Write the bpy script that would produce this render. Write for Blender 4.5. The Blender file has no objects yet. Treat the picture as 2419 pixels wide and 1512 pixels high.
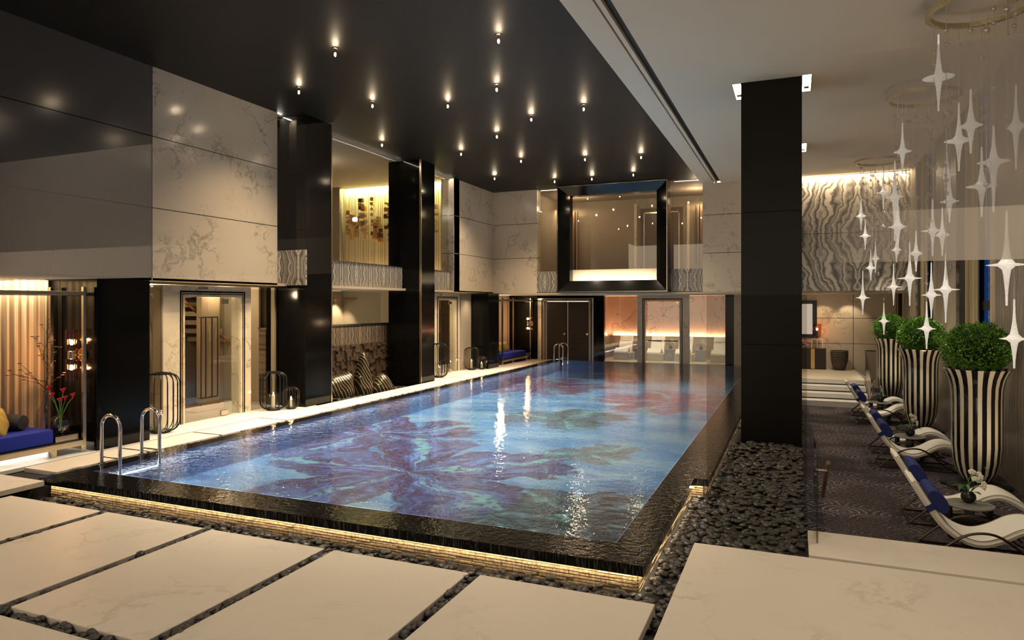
import bpy, math, random
from mathutils import Vector, Matrix
R = random.Random(7)
PI = math.pi
S = bpy.context.scene
COL = S.collection

# ------------------------------------------------------------------ camera
cam = bpy.data.cameras.new('camera')
cam.sensor_width = 36.0
cam.lens = 1606.0/2419.0*36.0
cam.shift_y = -36.0/2419.0
cam.clip_end = 500
co = bpy.data.objects.new('camera', cam)
co.location = (0, 0, 2.2)
co.rotation_euler = (PI/2, 0, math.radians(22.6))
COL.objects.link(co)
S.camera = co

# ------------------------------------------------------------------ view / world
S.view_settings.view_transform = 'Standard'
S.view_settings.look = 'None'
S.view_settings.gamma = 1.0
S.view_settings.exposure = 0.9
S.cycles.use_denoising = True
S.cycles.use_adaptive_sampling = True
S.cycles.adaptive_threshold = 0.025
S.cycles.max_bounces = 8
S.cycles.diffuse_bounces = 3
S.cycles.glossy_bounces = 4
S.cycles.transmission_bounces = 6
S.cycles.transparent_max_bounces = 16
S.cycles.sample_clamp_indirect = 4.0
S.cycles.caustics_reflective = False
S.cycles.caustics_refractive = False
WARM = (1.0, 0.77, 0.50)
WARM2 = (1.0, 0.72, 0.42)
NEUT = (1.0, 0.88, 0.70)
wd = bpy.data.worlds.new('dusk'); S.world = wd; wd.use_nodes = True
wn = wd.node_tree; wn.nodes.clear()
_o = wn.nodes.new('ShaderNodeOutputWorld'); _b = wn.nodes.new('ShaderNodeBackground')
_g = wn.nodes.new('ShaderNodeNewGeometry'); _s = wn.nodes.new('ShaderNodeSeparateXYZ')
_m = wn.nodes.new('ShaderNodeMapRange'); _x = wn.nodes.new('ShaderNodeMix'); _x.data_type = 'RGBA'
# incoming direction: dusk sky east of the windows, added warm fill elsewhere in place of the unseen room
wn.links.new(_g.outputs['Incoming'], _s.inputs[0]); wn.links.new(_s.outputs[0], _m.inputs[0])
_m.inputs[1].default_value = 0.0; _m.inputs[2].default_value = -0.15
wn.links.new(_m.outputs[0], _x.inputs[0])
_x.inputs[6].default_value = (1.05, 0.84, 0.60, 1); _x.inputs[7].default_value = (0.012, 0.045, 0.13, 1)
wn.links.new(_x.outputs[2], _b.inputs[0]); _b.inputs[1].default_value = 0.85
wn.links.new(_b.outputs[0], _o.inputs[0])

def light(name, kind, loc, energy, color=WARM, size=0.1, size_y=None, target=None, spot=None, blend=0.6, spread=None):
    l = bpy.data.lights.new(name, kind); l.energy = energy; l.color = color
    if kind == 'AREA':
        l.shape = 'RECTANGLE' if size_y else 'SQUARE'; l.size = size
        if size_y: l.size_y = size_y
        if spread: l.spread = spread
    else: l.shadow_soft_size = size
    if kind == 'SPOT': l.spot_size = spot; l.spot_blend = blend
    o = bpy.data.objects.new(name, l); o.location = loc
    if target is not None:
        o.rotation_euler = (Vector(target)-Vector(loc)).to_track_quat('-Z', 'Y').to_euler()
    COL.objects.link(o); return o
def strip(name, a, b, w, aim, energy, color=WARM):
    """long linear lamp from a to b, width w, facing direction aim"""
    a = Vector(a); b = Vector(b); z = -Vector(aim).normalized(); x = (b-a).normalized(); y = z.cross(x).normalized(); x = y.cross(z)
    l = bpy.data.lights.new(name, 'AREA'); l.shape = 'RECTANGLE'; l.size = (b-a).length; l.size_y = w; l.energy = energy; l.color = color
    o = bpy.data.objects.new(name, l); m = Matrix((x, y, z)).transposed().to_4x4(); m.translation = (a+b)/2; o.matrix_world = m
    COL.objects.link(o); return o

LAMPS = [(-6.78,8.94),(-4.15,9.44),(-8.62,10.27),(-7.85,11.55),(-5.12,11.56),(-6.46,12.15),(-3.99,13.4),(-5.26,13.72),(-9.55,14.47),
 (-6.55,14.8),(-8.19,16.15),(-7.05,17.59),(-5.34,18.06),(-3.86,18.39),(-8.8,19.7),(-7.21,20.92),(-5.97,20.96),(-4.6,20.78)]
CEIL = 6.30; CEILR = 6.12; SOF = 2.62
for x, y in LAMPS:
    light('downlight_beam', 'SPOT', (x, y, CEIL-0.20), 270, WARM, 0.03, spot=math.radians(115), blend=1.0, target=(x, y, 0))
    light('pool_beam', 'SPOT', (x, y, CEIL-0.20), 560, (1.0,0.88,0.70), 0.03, spot=math.radians(76), blend=0.8, target=(min(max(x+(0.8 if x < -7 else 0),-7.3),-3.6), y-0.6, 0))
    light('downlight_halo', 'POINT', (x, y, CEIL-0.09), 24.0, WARM, 0.02)
# fill spots added over the foreground deck, then ceiling spots over the lounge
for x, y, e in [(-7.2,4.0,55),(-4.2,4.0,60),(-1.2,3.8,75),(1.9,3.6,120),(-7.0,6.4,60),(-3.5,6.4,60)]:
    light('deck_fill_spot', 'SPOT', (x, y, 6.05), e, NEUT, 0.25, spot=math.radians(130), blend=1.0, target=(x, y, 0))
for x, y, e in [(1.2,7.9,200),(1.4,12.0,190),(1.4,16.5,190),(1.4,20.5,160)]:
    light('lounge_downlight', 'SPOT', (x, y, 6.08), e, NEUT, 0.10, spot=math.radians(100), blend=0.8, target=(x+0.4, y, 0))


for y in (8.9,11.6,14.6,16.4,19.4,21.6):  # uplights at the glowing pier bases, added to brighten the ceiling
    light('floor_fill_uplight', 'SPOT', (2.86, y, -0.50), 45, WARM, 0.30, spot=math.radians(100), blend=1.0, target=(1.2, y, 6.1))

# ------------------------------------------------------------------ mesh helpers
class MB:
    def __init__(s): s.v = []; s.f = []; s.mi = []; s.sm = []; s.m = 0; s.smooth = False
    def add(s, vs, fs):
        n = len(s.v); s.v += [tuple(p) for p in vs]
        for f in fs: s.f.append(tuple(i+n for i in f)); s.mi.append(s.m); s.sm.append(s.smooth)
        return s
    def box(s, x0, x1, y0, y1, z0, z1):
        v = [(x, y, z) for x in (x0, x1) for y in (y0, y1) for z in (z0, z1)]
        return s.add(v, [(0,1,3,2),(4,6,7,5),(0,4,5,1),(2,3,7,6),(0,2,6,4),(1,5,7,3)])
    def bbox(s, x0, x1, y0, y1, z0, z1, b=0.02):
        """box with chamfered vertical and top edges"""
        def ring(z, i): 
            X0, X1, Y0, Y1 = x0+i, x1-i, y0+i, y1-i
            return [(X0+b,Y0,z),(X1-b,Y0,z),(X1,Y0+b,z),(X1,Y1-b,z),(X1-b,Y1,z),(X0+b,Y1,z),(X0,Y1-b,z),(X0,Y0+b,z)]
        return s.loft([ring(z0, b*0.6), ring(z0+b*0.6, 0), ring(z1-b, 0), ring(z1-b*0.3, b*0.3), ring(z1, b)], True)
    def loft(s, rings, caps=True, closed=True):
        n = len(rings[0]); vs = [p for r in rings for p in r]; fs = []
        for i in range(len(rings)-1):
            for j in range(n if closed else n-1):
                k = (j+1) % n
                fs.append((i*n+j, i*n+k, (i+1)*n+k, (i+1)*n+j))
        if caps and closed:
            fs.append(tuple(range(n-1, -1, -1))); fs.append(tuple((len(rings)-1)*n+j for j in range(n)))
        return s.add(vs, fs)
    def lathe(s, prof, cx=0, cy=0, cz=0, n=24, caps=True):
        return s.loft([[(cx+r*math.cos(2*PI*j/n), cy+r*math.sin(2*PI*j/n), cz+z) for j in range(n)] for r, z in prof], caps)
    def cyl(s, cx, cy, z0, z1, r, n=16, r2=None):
        return s.lathe([(r, z0), (r if r2 is None else r2, z1)], cx, cy, 0, n)
    def tube(s, pts, r, n=8, caps=True, closed=False):
        pts = [Vector(p) for p in pts]; rings = []; N = len(pts); up = None
        for i, p in enumerate(pts):
            if closed: t = pts[(i+1) % N]-pts[i-1]
            else: t = pts[min(i+1, N-1)]-pts[max(i-1, 0)]
            t.normalize()
            if up is None:
                up = Vector((0,0,1)) if abs(t.z) < 0.9 else Vector((1,0,0))
            a = t.cross(up)
            if a.length < 1e-4: a = t.cross(Vector((0.3,1,0.2)))
            a.normalize(); b = a.cross(t).normalized(); up = b
            rr = r[i] if isinstance(r, (list, tuple)) else r
            rings.append([tuple(p+a*(rr*math.cos(2*PI*j/n))+b*(rr*math.sin(2*PI*j/n))) for j in range(n)])
        if closed: rings.append(rings[0])
        return s.loft(rings, caps and not closed)
    def bar(s, a, b, w, h):
        """rectangular bar from a to b (w horizontal, h the other way)"""
        a = Vector(a); b = Vector(b); t = (b-a).normalized()
        u = Vector((0,0,1)) if abs(t.z) < 0.95 else Vector((0,1,0))
        x = t.cross(u).normalized()*(w/2); y = x.cross(t).normalized()*(h/2)
        return s.loft([[tuple(p+x+y), tuple(p-x+y), tuple(p-x-y), tuple(p+x-y)] for p in (a, b)])
    def sphere(s, c, r, n=12, m=8, sx=1, sy=1, sz=1):
        rings = []
        for i in range(m+1):
            th = PI*i/m; rr = max(math.sin(th), 1e-3)*r
            rings.append([(c[0]+rr*sx*math.cos(2*PI*j/n), c[1]+rr*sy*math.sin(2*PI*j/n), c[2]-r*sz*math.cos(th)) for j in range(n)])
        return s.loft(rings)
    def prism(s, poly, axis, a, b):
        """poly in the plane normal to axis; extruded from a to b"""
        def P(u, v, w): return {'x': (w, u, v), 'y': (u, w, v), 'z': (u, v, w)}[axis]
        return s.loft([[P(u, v, a) for u, v in poly], [P(u, v, b) for u, v in poly]])

def fixnormals(me):
    import bmesh
    bm = bmesh.new(); bm.from_mesh(me); bmesh.ops.recalc_face_normals(bm, faces=bm.faces); bm.to_mesh(me); bm.free()
def obj(name, mb, mat, parent=None, loc=None, label=None, cat=None, group=None, kind=None, smooth=False, fix=True, bevel=0):
    me = bpy.data.meshes.new(name); me.from_pydata(mb.v, [], mb.f)
    for m in (mat if isinstance(mat, (list, tuple)) else [mat]): me.materials.append(m)
    for i, p in enumerate(me.polygons):
        p.material_index = mb.mi[i]; p.use_smooth = smooth or mb.sm[i]
    if fix: fixnormals(me)
    me.update()
    o = bpy.data.objects.new(name, me); COL.objects.link(o)
    if parent: o.parent = parent
    if loc: o.location = loc
    if smooth:
        try: me.set_sharp_from_angle(angle=math.radians(38))
        except Exception: pass
    if bevel:
        md = o.modifiers.new('bevel', 'BEVEL'); md.width = bevel; md.segments = 2
    tag(o, label, cat, group, kind); return o
def tag(o, label=None, cat=None, group=None, kind=None):
    if label: o['label'] = label
    if cat: o['category'] = cat
    if group: o['group'] = group
    if kind: o['kind'] = kind
    return o
def thing(name, loc, label, cat, group=None, rz=0):
    o = bpy.data.objects.new(name, None); o.location = loc; o.rotation_euler = (0, 0, rz); o.empty_display_size = 0.1
    COL.objects.link(o); return tag(o, label, cat, group)
KIDS = {}
def dup(root, loc, label, rz=None, scale=None, group=None):
    def cp(o, par):
        c = o.copy(); COL.objects.link(c)
        if par: c.parent = par
        for ch in list(o.children): cp(ch, c)
        return c
    r = cp(root, None); r.location = loc; r['label'] = label
    if rz is not None: r.rotation_euler = (0, 0, rz)
    if scale is not None: r.scale = (scale,)*3 if not isinstance(scale, tuple) else scale
    if group: r['group'] = group
    return r
def struct(name, mb, mat, **k): return obj(name, mb, mat, kind='structure', **k)

# ------------------------------------------------------------------ material helpers
class NT:
    def __init__(s, name):
        s.m = bpy.data.materials.new(name); s.m.use_nodes = True; s.t = s.m.node_tree; s.t.nodes.clear()
        s.out = s.n('ShaderNodeOutputMaterial')
    def n(s, typ, **kw):
        x = s.t.nodes.new(typ)
        for k, v in kw.items(): setattr(x, k, v)
        return x
    def ln(s, a, b): s.t.links.new(a, b)
    def setv(s, sock, v):
        if isinstance(v, bpy.types.NodeSocket): s.ln(v, sock)
        else: sock.default_value = v
    def math(s, op, a, b=None, c=None, clamp=False):
        x = s.n('ShaderNodeMath', operation=op, use_clamp=clamp); s.setv(x.inputs[0], a)
        if b is not None: s.setv(x.inputs[1], b)
        if c is not None: s.setv(x.inputs[2], c)
        return x.outputs[0]
    def pos(s): 
        g = s.n('ShaderNodeNewGeometry'); return g.outputs['Position']
    def ocoord(s): return s.n('ShaderNodeTexCoord').outputs['Object']
    def xyz(s, v):
        x = s.n('ShaderNodeSeparateXYZ'); s.ln(v, x.inputs[0]); return x.outputs
    def comb(s, x, y, z):
        c = s.n('ShaderNodeCombineXYZ'); s.setv(c.inputs[0], x); s.setv(c.inputs[1], y); s.setv(c.inputs[2], z); return c.outputs[0]
    def noise(s, vec, scale, detail=2, rough=0.5, dist=0, color=False):
        x = s.n('ShaderNodeTexNoise'); s.ln(vec, x.inputs['Vector']); x.inputs['Scale'].default_value = scale
        x.inputs['Detail'].default_value = detail; x.inputs['Roughness'].default_value = rough; x.inputs['Distortion'].default_value = dist
        return x.outputs['Color' if color else 'Fac']
    def ramp(s, fac, stops, interp='LINEAR'):
        x = s.n('ShaderNodeValToRGB'); x.color_ramp.interpolation = interp; s.ln(fac, x.inputs[0]); e = x.color_ramp.elements
        while len(e) < len(stops): e.new(0.5)
        for i, (p, c) in enumerate(stops):
            e[i].position = p; e[i].color = (c, c, c, 1) if isinstance(c, (int, float)) else (*c, 1)
        return x.outputs[0]
    def mix(s, f, a, b, blend='MIX'):
        x = s.n('ShaderNodeMix', data_type='RGBA', blend_type=blend); s.setv(x.inputs[0], f)
        for i, v in ((6, a), (7, b)):
            if isinstance(v, bpy.types.NodeSocket): s.ln(v, x.inputs[i])
            else: x.inputs[i].default_value = (*v, 1)
        return x.outputs[2]
    def vmath(s, op, a, b=None):
        x = s.n('ShaderNodeVectorMath', operation=op); s.setv(x.inputs[0], a)
        if b is not None: s.setv(x.inputs[1], b)
        return x.outputs[0]
    def scale(s, a, k):
        x = s.n('ShaderNodeVectorMath', operation='SCALE'); s.ln(a, x.inputs[0]); x.inputs['Scale'].default_value = k
        return x.outputs[0]
    def bump(s, h, strength=0.3, dist=0.02):
        x = s.n('ShaderNodeBump'); s.ln(h, x.inputs['Height']); x.inputs['Strength'].default_value = strength; x.inputs['Distance'].default_value = dist
        return x.outputs[0]
    def bsdf(s, color, rough=0.5, metal=0, spec=0.5, normal=None, emit=None, estr=0, trans=0, ior=1.45, coat=0, alpha=None, sss=0):
        b = s.n('ShaderNodeBsdfPrincipled')
        if isinstance(color, bpy.types.NodeSocket): s.ln(color, b.inputs['Base Color'])
        else: b.inputs['Base Color'].default_value = (*color, 1)
        s.setv(b.inputs['Roughness'], rough); s.setv(b.inputs['Metallic'], metal); b.inputs['Specular IOR Level'].default_value = spec
        b.inputs['IOR'].default_value = ior; b.inputs['Transmission Weight'].default_value = trans; b.inputs['Coat Weight'].default_value = coat
        if normal is not None: s.ln(normal, b.inputs['Normal'])
        if emit: b.inputs['Emission Color'].default_value = (*emit, 1); b.inputs['Emission Strength'].default_value = estr
        return b.outputs[0]
    def done(s, sh): s.ln(sh, s.out.inputs[0]); return s.m

def plain(name, color, rough=0.5, metal=0, spec=0.5, var=0.0, vs=6, bump=0, bs=60, **k):
    t = NT(name); c = color; nrm = None
    if var or bump: v = t.ocoord()
    if var:
        n = t.noise(v, vs, 4, 0.6); c = t.mix(n, tuple(x*(1-var) for x in color), tuple(min(1, x*(1+var)) for x in color))
    if bump: nrm = t.bump(t.noise(v, bs, 3), bump, 0.01)
    return t.done(t.bsdf(c, rough, metal, spec, nrm, **k))
def emis(name, color, s):
    t = NT(name); e = t.n('ShaderNodeEmission'); e.inputs[0].default_value = (*color, 1); e.inputs[1].default_value = s
    return t.done(e.outputs[0])
def pane(name, tint, base=0.04, ior=1.5, gloss=(1,1,1), rough=0.0):
    t = NT(name); tr = t.n('ShaderNodeBsdfTransparent'); tr.inputs[0].default_value = (*tint, 1)
    gl = t.n('ShaderNodeBsdfGlossy'); gl.inputs['Color'].default_value = (*gloss, 1); gl.inputs['Roughness'].default_value = rough
    g = t.n('ShaderNodeNewGeometry'); dt = t.n('ShaderNodeVectorMath', operation='DOT_PRODUCT')
    t.ln(g.outputs['Normal'], dt.inputs[0]); t.ln(g.outputs['Incoming'], dt.inputs[1])
    k = t.math('POWER', t.math('SUBTRACT', 1.0, t.math('ABSOLUTE', dt.outputs['Value'])), 5.0)
    f0 = ((ior-1)/(ior+1))**2
    f = t.math('ADD', t.math('MULTIPLY', k, (1-f0)*0.7), f0+base, clamp=True)
    mx = t.n('ShaderNodeMixShader'); t.ln(f, mx.inputs[0]); t.ln(tr.outputs[0], mx.inputs[1]); t.ln(gl.outputs[0], mx.inputs[2])
    return t.done(mx.outputs[0])

def marble(name, base=(0.68,0.585,0.44), vein=(0.30,0.25,0.17), rough=0.16, scale=1.0, amount=1.0, spec=0.5):
    t = NT(name); p = t.pos()
    w = t.vmath('ADD', p, t.scale(t.noise(p, 1.6*scale, 4, 0.6, color=True), 0.5))
    n1 = t.noise(w, 1.5*scale, 6, 0.62, 0.3)
    r1 = t.ramp(t.math('ABSOLUTE', t.math('SUBTRACT', n1, 0.5)), [(0.0, 1.0), (0.010, 0.55), (0.03, 0.0)])
    m1 = t.ramp(t.noise(p, 1.1*scale, 2), [(0.47, 0.0), (0.60, 1.0)])
    n2 = t.noise(w, 4.2*scale, 5, 0.6, 0.4)
    r2 = t.ramp(t.math('ABSOLUTE', t.math('SUBTRACT', n2, 0.5)), [(0.0, 0.5), (0.012, 0.15), (0.022, 0.0)])
    m2 = t.ramp(t.noise(p, 2.3*scale, 2), [(0.52, 0.0), (0.66, 1.0)])
    v = t.math('ADD', t.math('MULTIPLY', r1, m1), t.math('MULTIPLY', r2, m2), clamp=True)
    v = t.math('MULTIPLY', v, 0.8*amount)
    cl = t.noise(p, 0.9*scale, 4)
    b = t.mix(cl, tuple(x*0.93 for x in base), tuple(min(1, x*1.05) for x in base))
    sp = t.noise(p, 90, 2); b = t.mix(t.math('MULTIPLY', sp, 0.25), b, tuple(x*0.86 for x in base))
    return t.done(t.bsdf(t.mix(v, b, vein), rough, 0, spec))

def zebra(name, ax, period=1.3, zmid=4.36, vper=1.75, freq=4.2, light=(0.62,0.57,0.48), dark=(0.035,0.032,0.03), mid=(0.20,0.18,0.16), rough=0.22, off=0.0, stretch=1.0, dens=0.6):
    t = NT(name); p = t.pos(); c = t.xyz(p)
    u = t.math('PINGPONG', t.math('ADD', c[ax], 50+off), period)
    v = t.math('PINGPONG', t.math('SUBTRACT', c[2], zmid-20*vper), vper)
    vec = t.comb(u, t.math('MULTIPLY', v, stretch), 0.0)
    n1 = t.noise(vec, 1.3, 2, 0.5); n2 = t.noise(vec, 5.5, 3, 0.6); n3 = t.noise(vec, 26, 3, 0.65)
    ph = t.math('ADD', t.math('MULTIPLY', u, freq), t.math('MULTIPLY', v, 0.9*stretch))
    ph = t.math('ADD', ph, t.math('MULTIPLY', n1, 3.0)); ph = t.math('ADD', ph, t.math('MULTIPLY', n2, 0.55)); ph = t.math('ADD', ph, t.math('MULTIPLY', n3, 0.22))
    f = t.math('FRACT', t.math('MULTIPLY', ph, dens))
    r = t.ramp(f, [(0.0, dark), (0.05, mid), (0.12, light), (0.26, tuple(x*0.85 for x in light)), (0.30, dark), (0.345, mid), (0.44, tuple(x*0.9 for x in light)), (0.52, dark), (0.57, mid), (0.72, light), (0.78, dark), (0.83, tuple(x*0.7 for x in light)), (0.95, mid), (1.0, dark)])
    n4 = t.noise(vec, 60, 3, 0.7)
    col = t.mix(t.math('MULTIPLY', n4, 0.45), r, mid)
    return t.done(t.bsdf(col, rough))

# ------------------------------------------------------------------ materials
M = {}
M['marble'] = marble('cream_marble')
M['deckstone'] = marble('honed_deck_marble', base=(0.64,0.57,0.47), vein=(0.36,0.29,0.20), rough=0.42, scale=0.9, amount=0.55)
M['stepstone'] = marble('white_step_marble', base=(0.72,0.69,0.64), vein=(0.45,0.42,0.38), rough=0.3, amount=0.6)
M['black'] = plain('polished_black_granite', (0.004,0.004,0.004), 0.09, spec=0.26, var=0.4, vs=40)
M['blackmatt'] = plain('honed_black_granite', (0.006,0.006,0.0055), 0.35, spec=0.2, var=0.5, vs=50)
M['void'] = plain('dark_backing', (0.01,0.009,0.008), 0.8)
M['ceil_dark'] = plain('black_satin_ceiling', (0.007,0.0065,0.0055), 0.5, spec=0.22)
M['ceil_light'] = plain('warm_grey_ceiling', (0.66,0.56,0.43), 0.7)
M['plaster'] = plain('taupe_plaster', (0.33,0.28,0.22), 0.75)
M['cream'] = plain('cream_plaster', (0.55,0.47,0.35), 0.8)
M['greypanel'] = plain('grey_lacquer_panel', (0.115,0.105,0.093), 0.16, spec=0.6)
M['chrome'] = plain('polished_steel', (0.80,0.76,0.68), 0.10, 1.0)
M['brass'] = plain('brass', (0.62,0.44,0.20), 0.22, 1.0)
M['champagne'] = plain('champagne_steel', (0.62,0.54,0.40), 0.24, 1.0)
M['bronze'] = plain('dark_bronze', (0.075,0.062,0.048), 0.3, 1.0)
M['iron'] = plain('black_iron', (0.012,0.012,0.012), 0.4, 0.4)
M['zebraY'] = zebra('zebra_marble_parapet', 0, 0.55, 3.0, 0.9, 6.5)
M['zebraX'] = zebra('zebra_marble_parapet_side', 1, 0.62, 3.0, 0.9, 6.0)
M['zebraL'] = zebra('zebra_marble_lounge', 0, 1.62, 4.36, 1.76, 3.4, dens=0.42, off=0.12, light=(0.70,0.64,0.54))
M['zebraP'] = zebra('brown_vein_marble_pier', 1, 0.95, 3.0, 2.3, 5.5, light=(0.42,0.35,0.26), dark=(0.05,0.042,0.035), mid=(0.17,0.135,0.10), stretch=0.28, rough=0.3)
M['zebraN'] = zebra('brown_vein_marble_niche', 1, 0.40, 1.4, 0.5, 6.0, light=(0.40,0.33,0.24), dark=(0.05,0.04,0.03), mid=(0.14,0.11,0.08))
M['glass'] = pane('clear_glass', (0.93,0.95,0.93), 0.03)
M['glassd'] = pane('smoky_door_glass', (0.80,0.76,0.70), 0.10)
M['glassw'] = pane('upper_window_glass', (0.90,0.88,0.84), 0.03)
M['smoke'] = pane('smoked_glass', (0.82,0.81,0.79), 0.0, 1.03)
M['tint'] = pane('dark_tinted_glass', (0.30,0.26,0.22), 0.04)
M['night'] = pane('window_glass', (0.75,0.85,0.95), 0.05)
M['vase'] = pane('smoky_vase_glass', (0.80,0.78,0.83), 0.04)
M['amberg'] = pane('amber_lamp_glass', (0.80,0.52,0.36), 0.03)
M['white'] = plain('white_upholstery', (0.72,0.68,0.58), 0.8, bump=0.2, bs=180)
M['whitestone'] = marble('heated_lounger_stone', base=(0.62,0.55,0.42), vein=(0.35,0.27,0.18), rough=0.4)
M['ltile'] = plain('lounger_mosaic', (0.74,0.69,0.58), 0.5, bump=0.3, bs=160)
M['greymarble'] = marble('grey_emperador', base=(0.22,0.19,0.155), vein=(0.45,0.40,0.33), rough=0.3, scale=3)
M['blue'] = plain('royal_blue_fabric', (0.006,0.022,0.33), 0.75, var=0.15, vs=30, bump=0.15, bs=250)
M['navy'] = plain('navy_fabric', (0.008,0.016,0.12), 0.7)
M['yellow'] = plain('mustard_cushion_fabric', (0.62,0.44,0.10), 0.7, var=0.12, vs=8, bump=0.2, bs=200)
M['greyfab'] = plain('charcoal_fabric', (0.045,0.042,0.042), 0.8)
M['red'] = plain('red_petal', (0.60,0.008,0.045), 0.45)
M['stem'] = plain('green_stem', (0.13,0.30,0.03), 0.5)
M['twig'] = plain('dark_branch', (0.035,0.022,0.016), 0.8)
M['blossom'] = plain('mauve_blossom', (0.10,0.06,0.06), 0.7)
M['orchid'] = plain('cream_orchid_petal', (0.75,0.70,0.60), 0.5)
M['orchidy'] = plain('yellow_orchid_petal', (0.75,0.62,0.25), 0.5)
M['leafd'] = plain('dark_green_leaf', (0.03,0.07,0.02), 0.35)
M['pot'] = plain('black_ceramic', (0.01,0.01,0.01), 0.3)
M['soil'] = plain('black_cord_tray', (0.012,0.011,0.010), 0.9)
M['candle'] = plain('ivory_wax', (0.75,0.65,0.48), 0.5)
M['flame'] = emis('candle_flame', (1.0,0.62,0.25), 55)
M['bulb'] = emis('warm_bulb', (1.0,0.70,0.38), 26)
M['lampwhite'] = emis('recessed_lamp_face', (1.0,0.96,0.90), 5)
M['led'] = emis('warm_led_line', (1.0,0.80,0.50), 3.0)
M['tabletop'] = plain('grey_table_top', (0.17,0.16,0.14), 0.4, var=0.15, vs=90)
M['darkwood'] = plain('dark_wenge', (0.03,0.021,0.015), 0.35, var=0.3, vs=14)
M['brownwood'] = plain('brown_wardrobe_wood', (0.10,0.065,0.042), 0.35, var=0.2, vs=10)
M['rail'] = plain('walnut_handrail', (0.13,0.07,0.035), 0.4, var=0.3, vs=20)
M['copper'] = plain('copper_rail', (0.70,0.36,0.18), 0.3, 1.0)
M['basket'] = plain('woven_rope', (0.10,0.08,0.055), 0.8, var=0.5, vs=50, bump=0.8, bs=90)
M['pebble'] = plain('black_river_pebble', (0.030,0.027,0.024), 0.42, var=0.5, vs=9)
M['mirror'] = plain('mirror_glass', (0.35,0.36,0.38), 0.03, 1.0)
M['floorcream'] = plain('sauna_floor_stone', (0.50,0.42,0.30), 0.5)
M['wains'] = plain('sand_stone_wainscot', (0.34,0.26,0.17), 0.6, var=0.08, vs=3)
M['amber'] = plain('amber_glass_block', (0.70,0.30,0.06), 0.15, var=0.6, vs=7)
M['amberd'] = plain('dark_amber_block', (0.16,0.06,0.02), 0.2)
M['gold'] = plain('pale_gold_block', (0.85,0.62,0.28), 0.2)
M['steelwire'] = plain('steel_wire', (0.70,0.68,0.62), 0.3, 0.8)
M['slate'] = None

def stripes_curtain():
    t = NT('striped_sheer_curtain'); p = t.pos(); c = t.xyz(p)
    f = t.math('FRACT', t.math('MULTIPLY', c[1], 1/0.112)); f2 = t.math('FRACT', t.math('MULTIPLY', c[1], 1/0.30))
    r = t.ramp(f, [(0, 0.0), (0.07, 1.0), (0.48, 1.0), (0.56, 0.0)]); 
    col = t.mix(r, (0.33,0.25,0.16), (0.68,0.57,0.38))
    return t.done(t.bsdf(col, 0.8))
M['curtain'] = stripes_curtain()
def pleat(name, a, b, w, ax=1):
    t = NT(name); c = t.xyz(t.pos()); f = t.math('FRACT', t.math('MULTIPLY', c[ax], 1/w))
    return t.done(t.bsdf(t.mix(t.ramp(f, [(0, 0.0), (0.3, 1.0), (0.6, 1.0), (0.9, 0.0)]), a, b), 0.7))
M['goldcurtain'] = pleat('gold_drape', (0.20,0.15,0.08), (0.55,0.44,0.25), 0.16)
M['uppercurtain'] = pleat('brown_drape', (0.08,0.06,0.045), (0.42,0.30,0.20), 0.13, 0)

def mural():
    t = NT('brown_mural'); p = t.pos(); n = t.noise(p, 2.2, 5, 0.6); n2 = t.noise(p, 40, 2)
    b = t.mix(n, (0.27,0.135,0.085), (0.40,0.22,0.15)); b = t.mix(t.math('MULTIPLY', n2, 0.3), b, (0.16,0.08,0.05))
    nn = t.noise(p, 1.05, 1, 0.4, 1.2)
    l = t.ramp(t.math('ABSOLUTE', t.math('SUBTRACT', nn, 0.5)), [(0, 1.0), (0.006, 0.8), (0.010, 0)])
    n3 = t.noise(p, 3.1, 2, 0.5, 1.0); l2 = t.ramp(t.math('ABSOLUTE', t.math('SUBTRACT', n3, 0.5)), [(0, 0.35), (0.006, 0)])
    return t.done(t.bsdf(t.mix(t.math('ADD', l, l2, clamp=True), b, (0.07,0.03,0.02)), 0.6))
M['mural'] = mural()

def slatewall():
    t = NT('ribbed_sandstone'); p = t.pos(); c = t.xyz(p); n = t.noise(p, 30, 4, 0.7); n0 = t.noise(p, 8, 3)
    col = t.mix(t.ramp(n, [(0.35, 0.0), (0.6, 1.0)]), (0.20,0.135,0.07), (0.62,0.48,0.29))
    return t.done(t.bsdf(t.mix(t.math('MULTIPLY', n0, 0.35), col, (0.30,0.20,0.11)), 0.5))
M['ribwall'] = slatewall()

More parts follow.
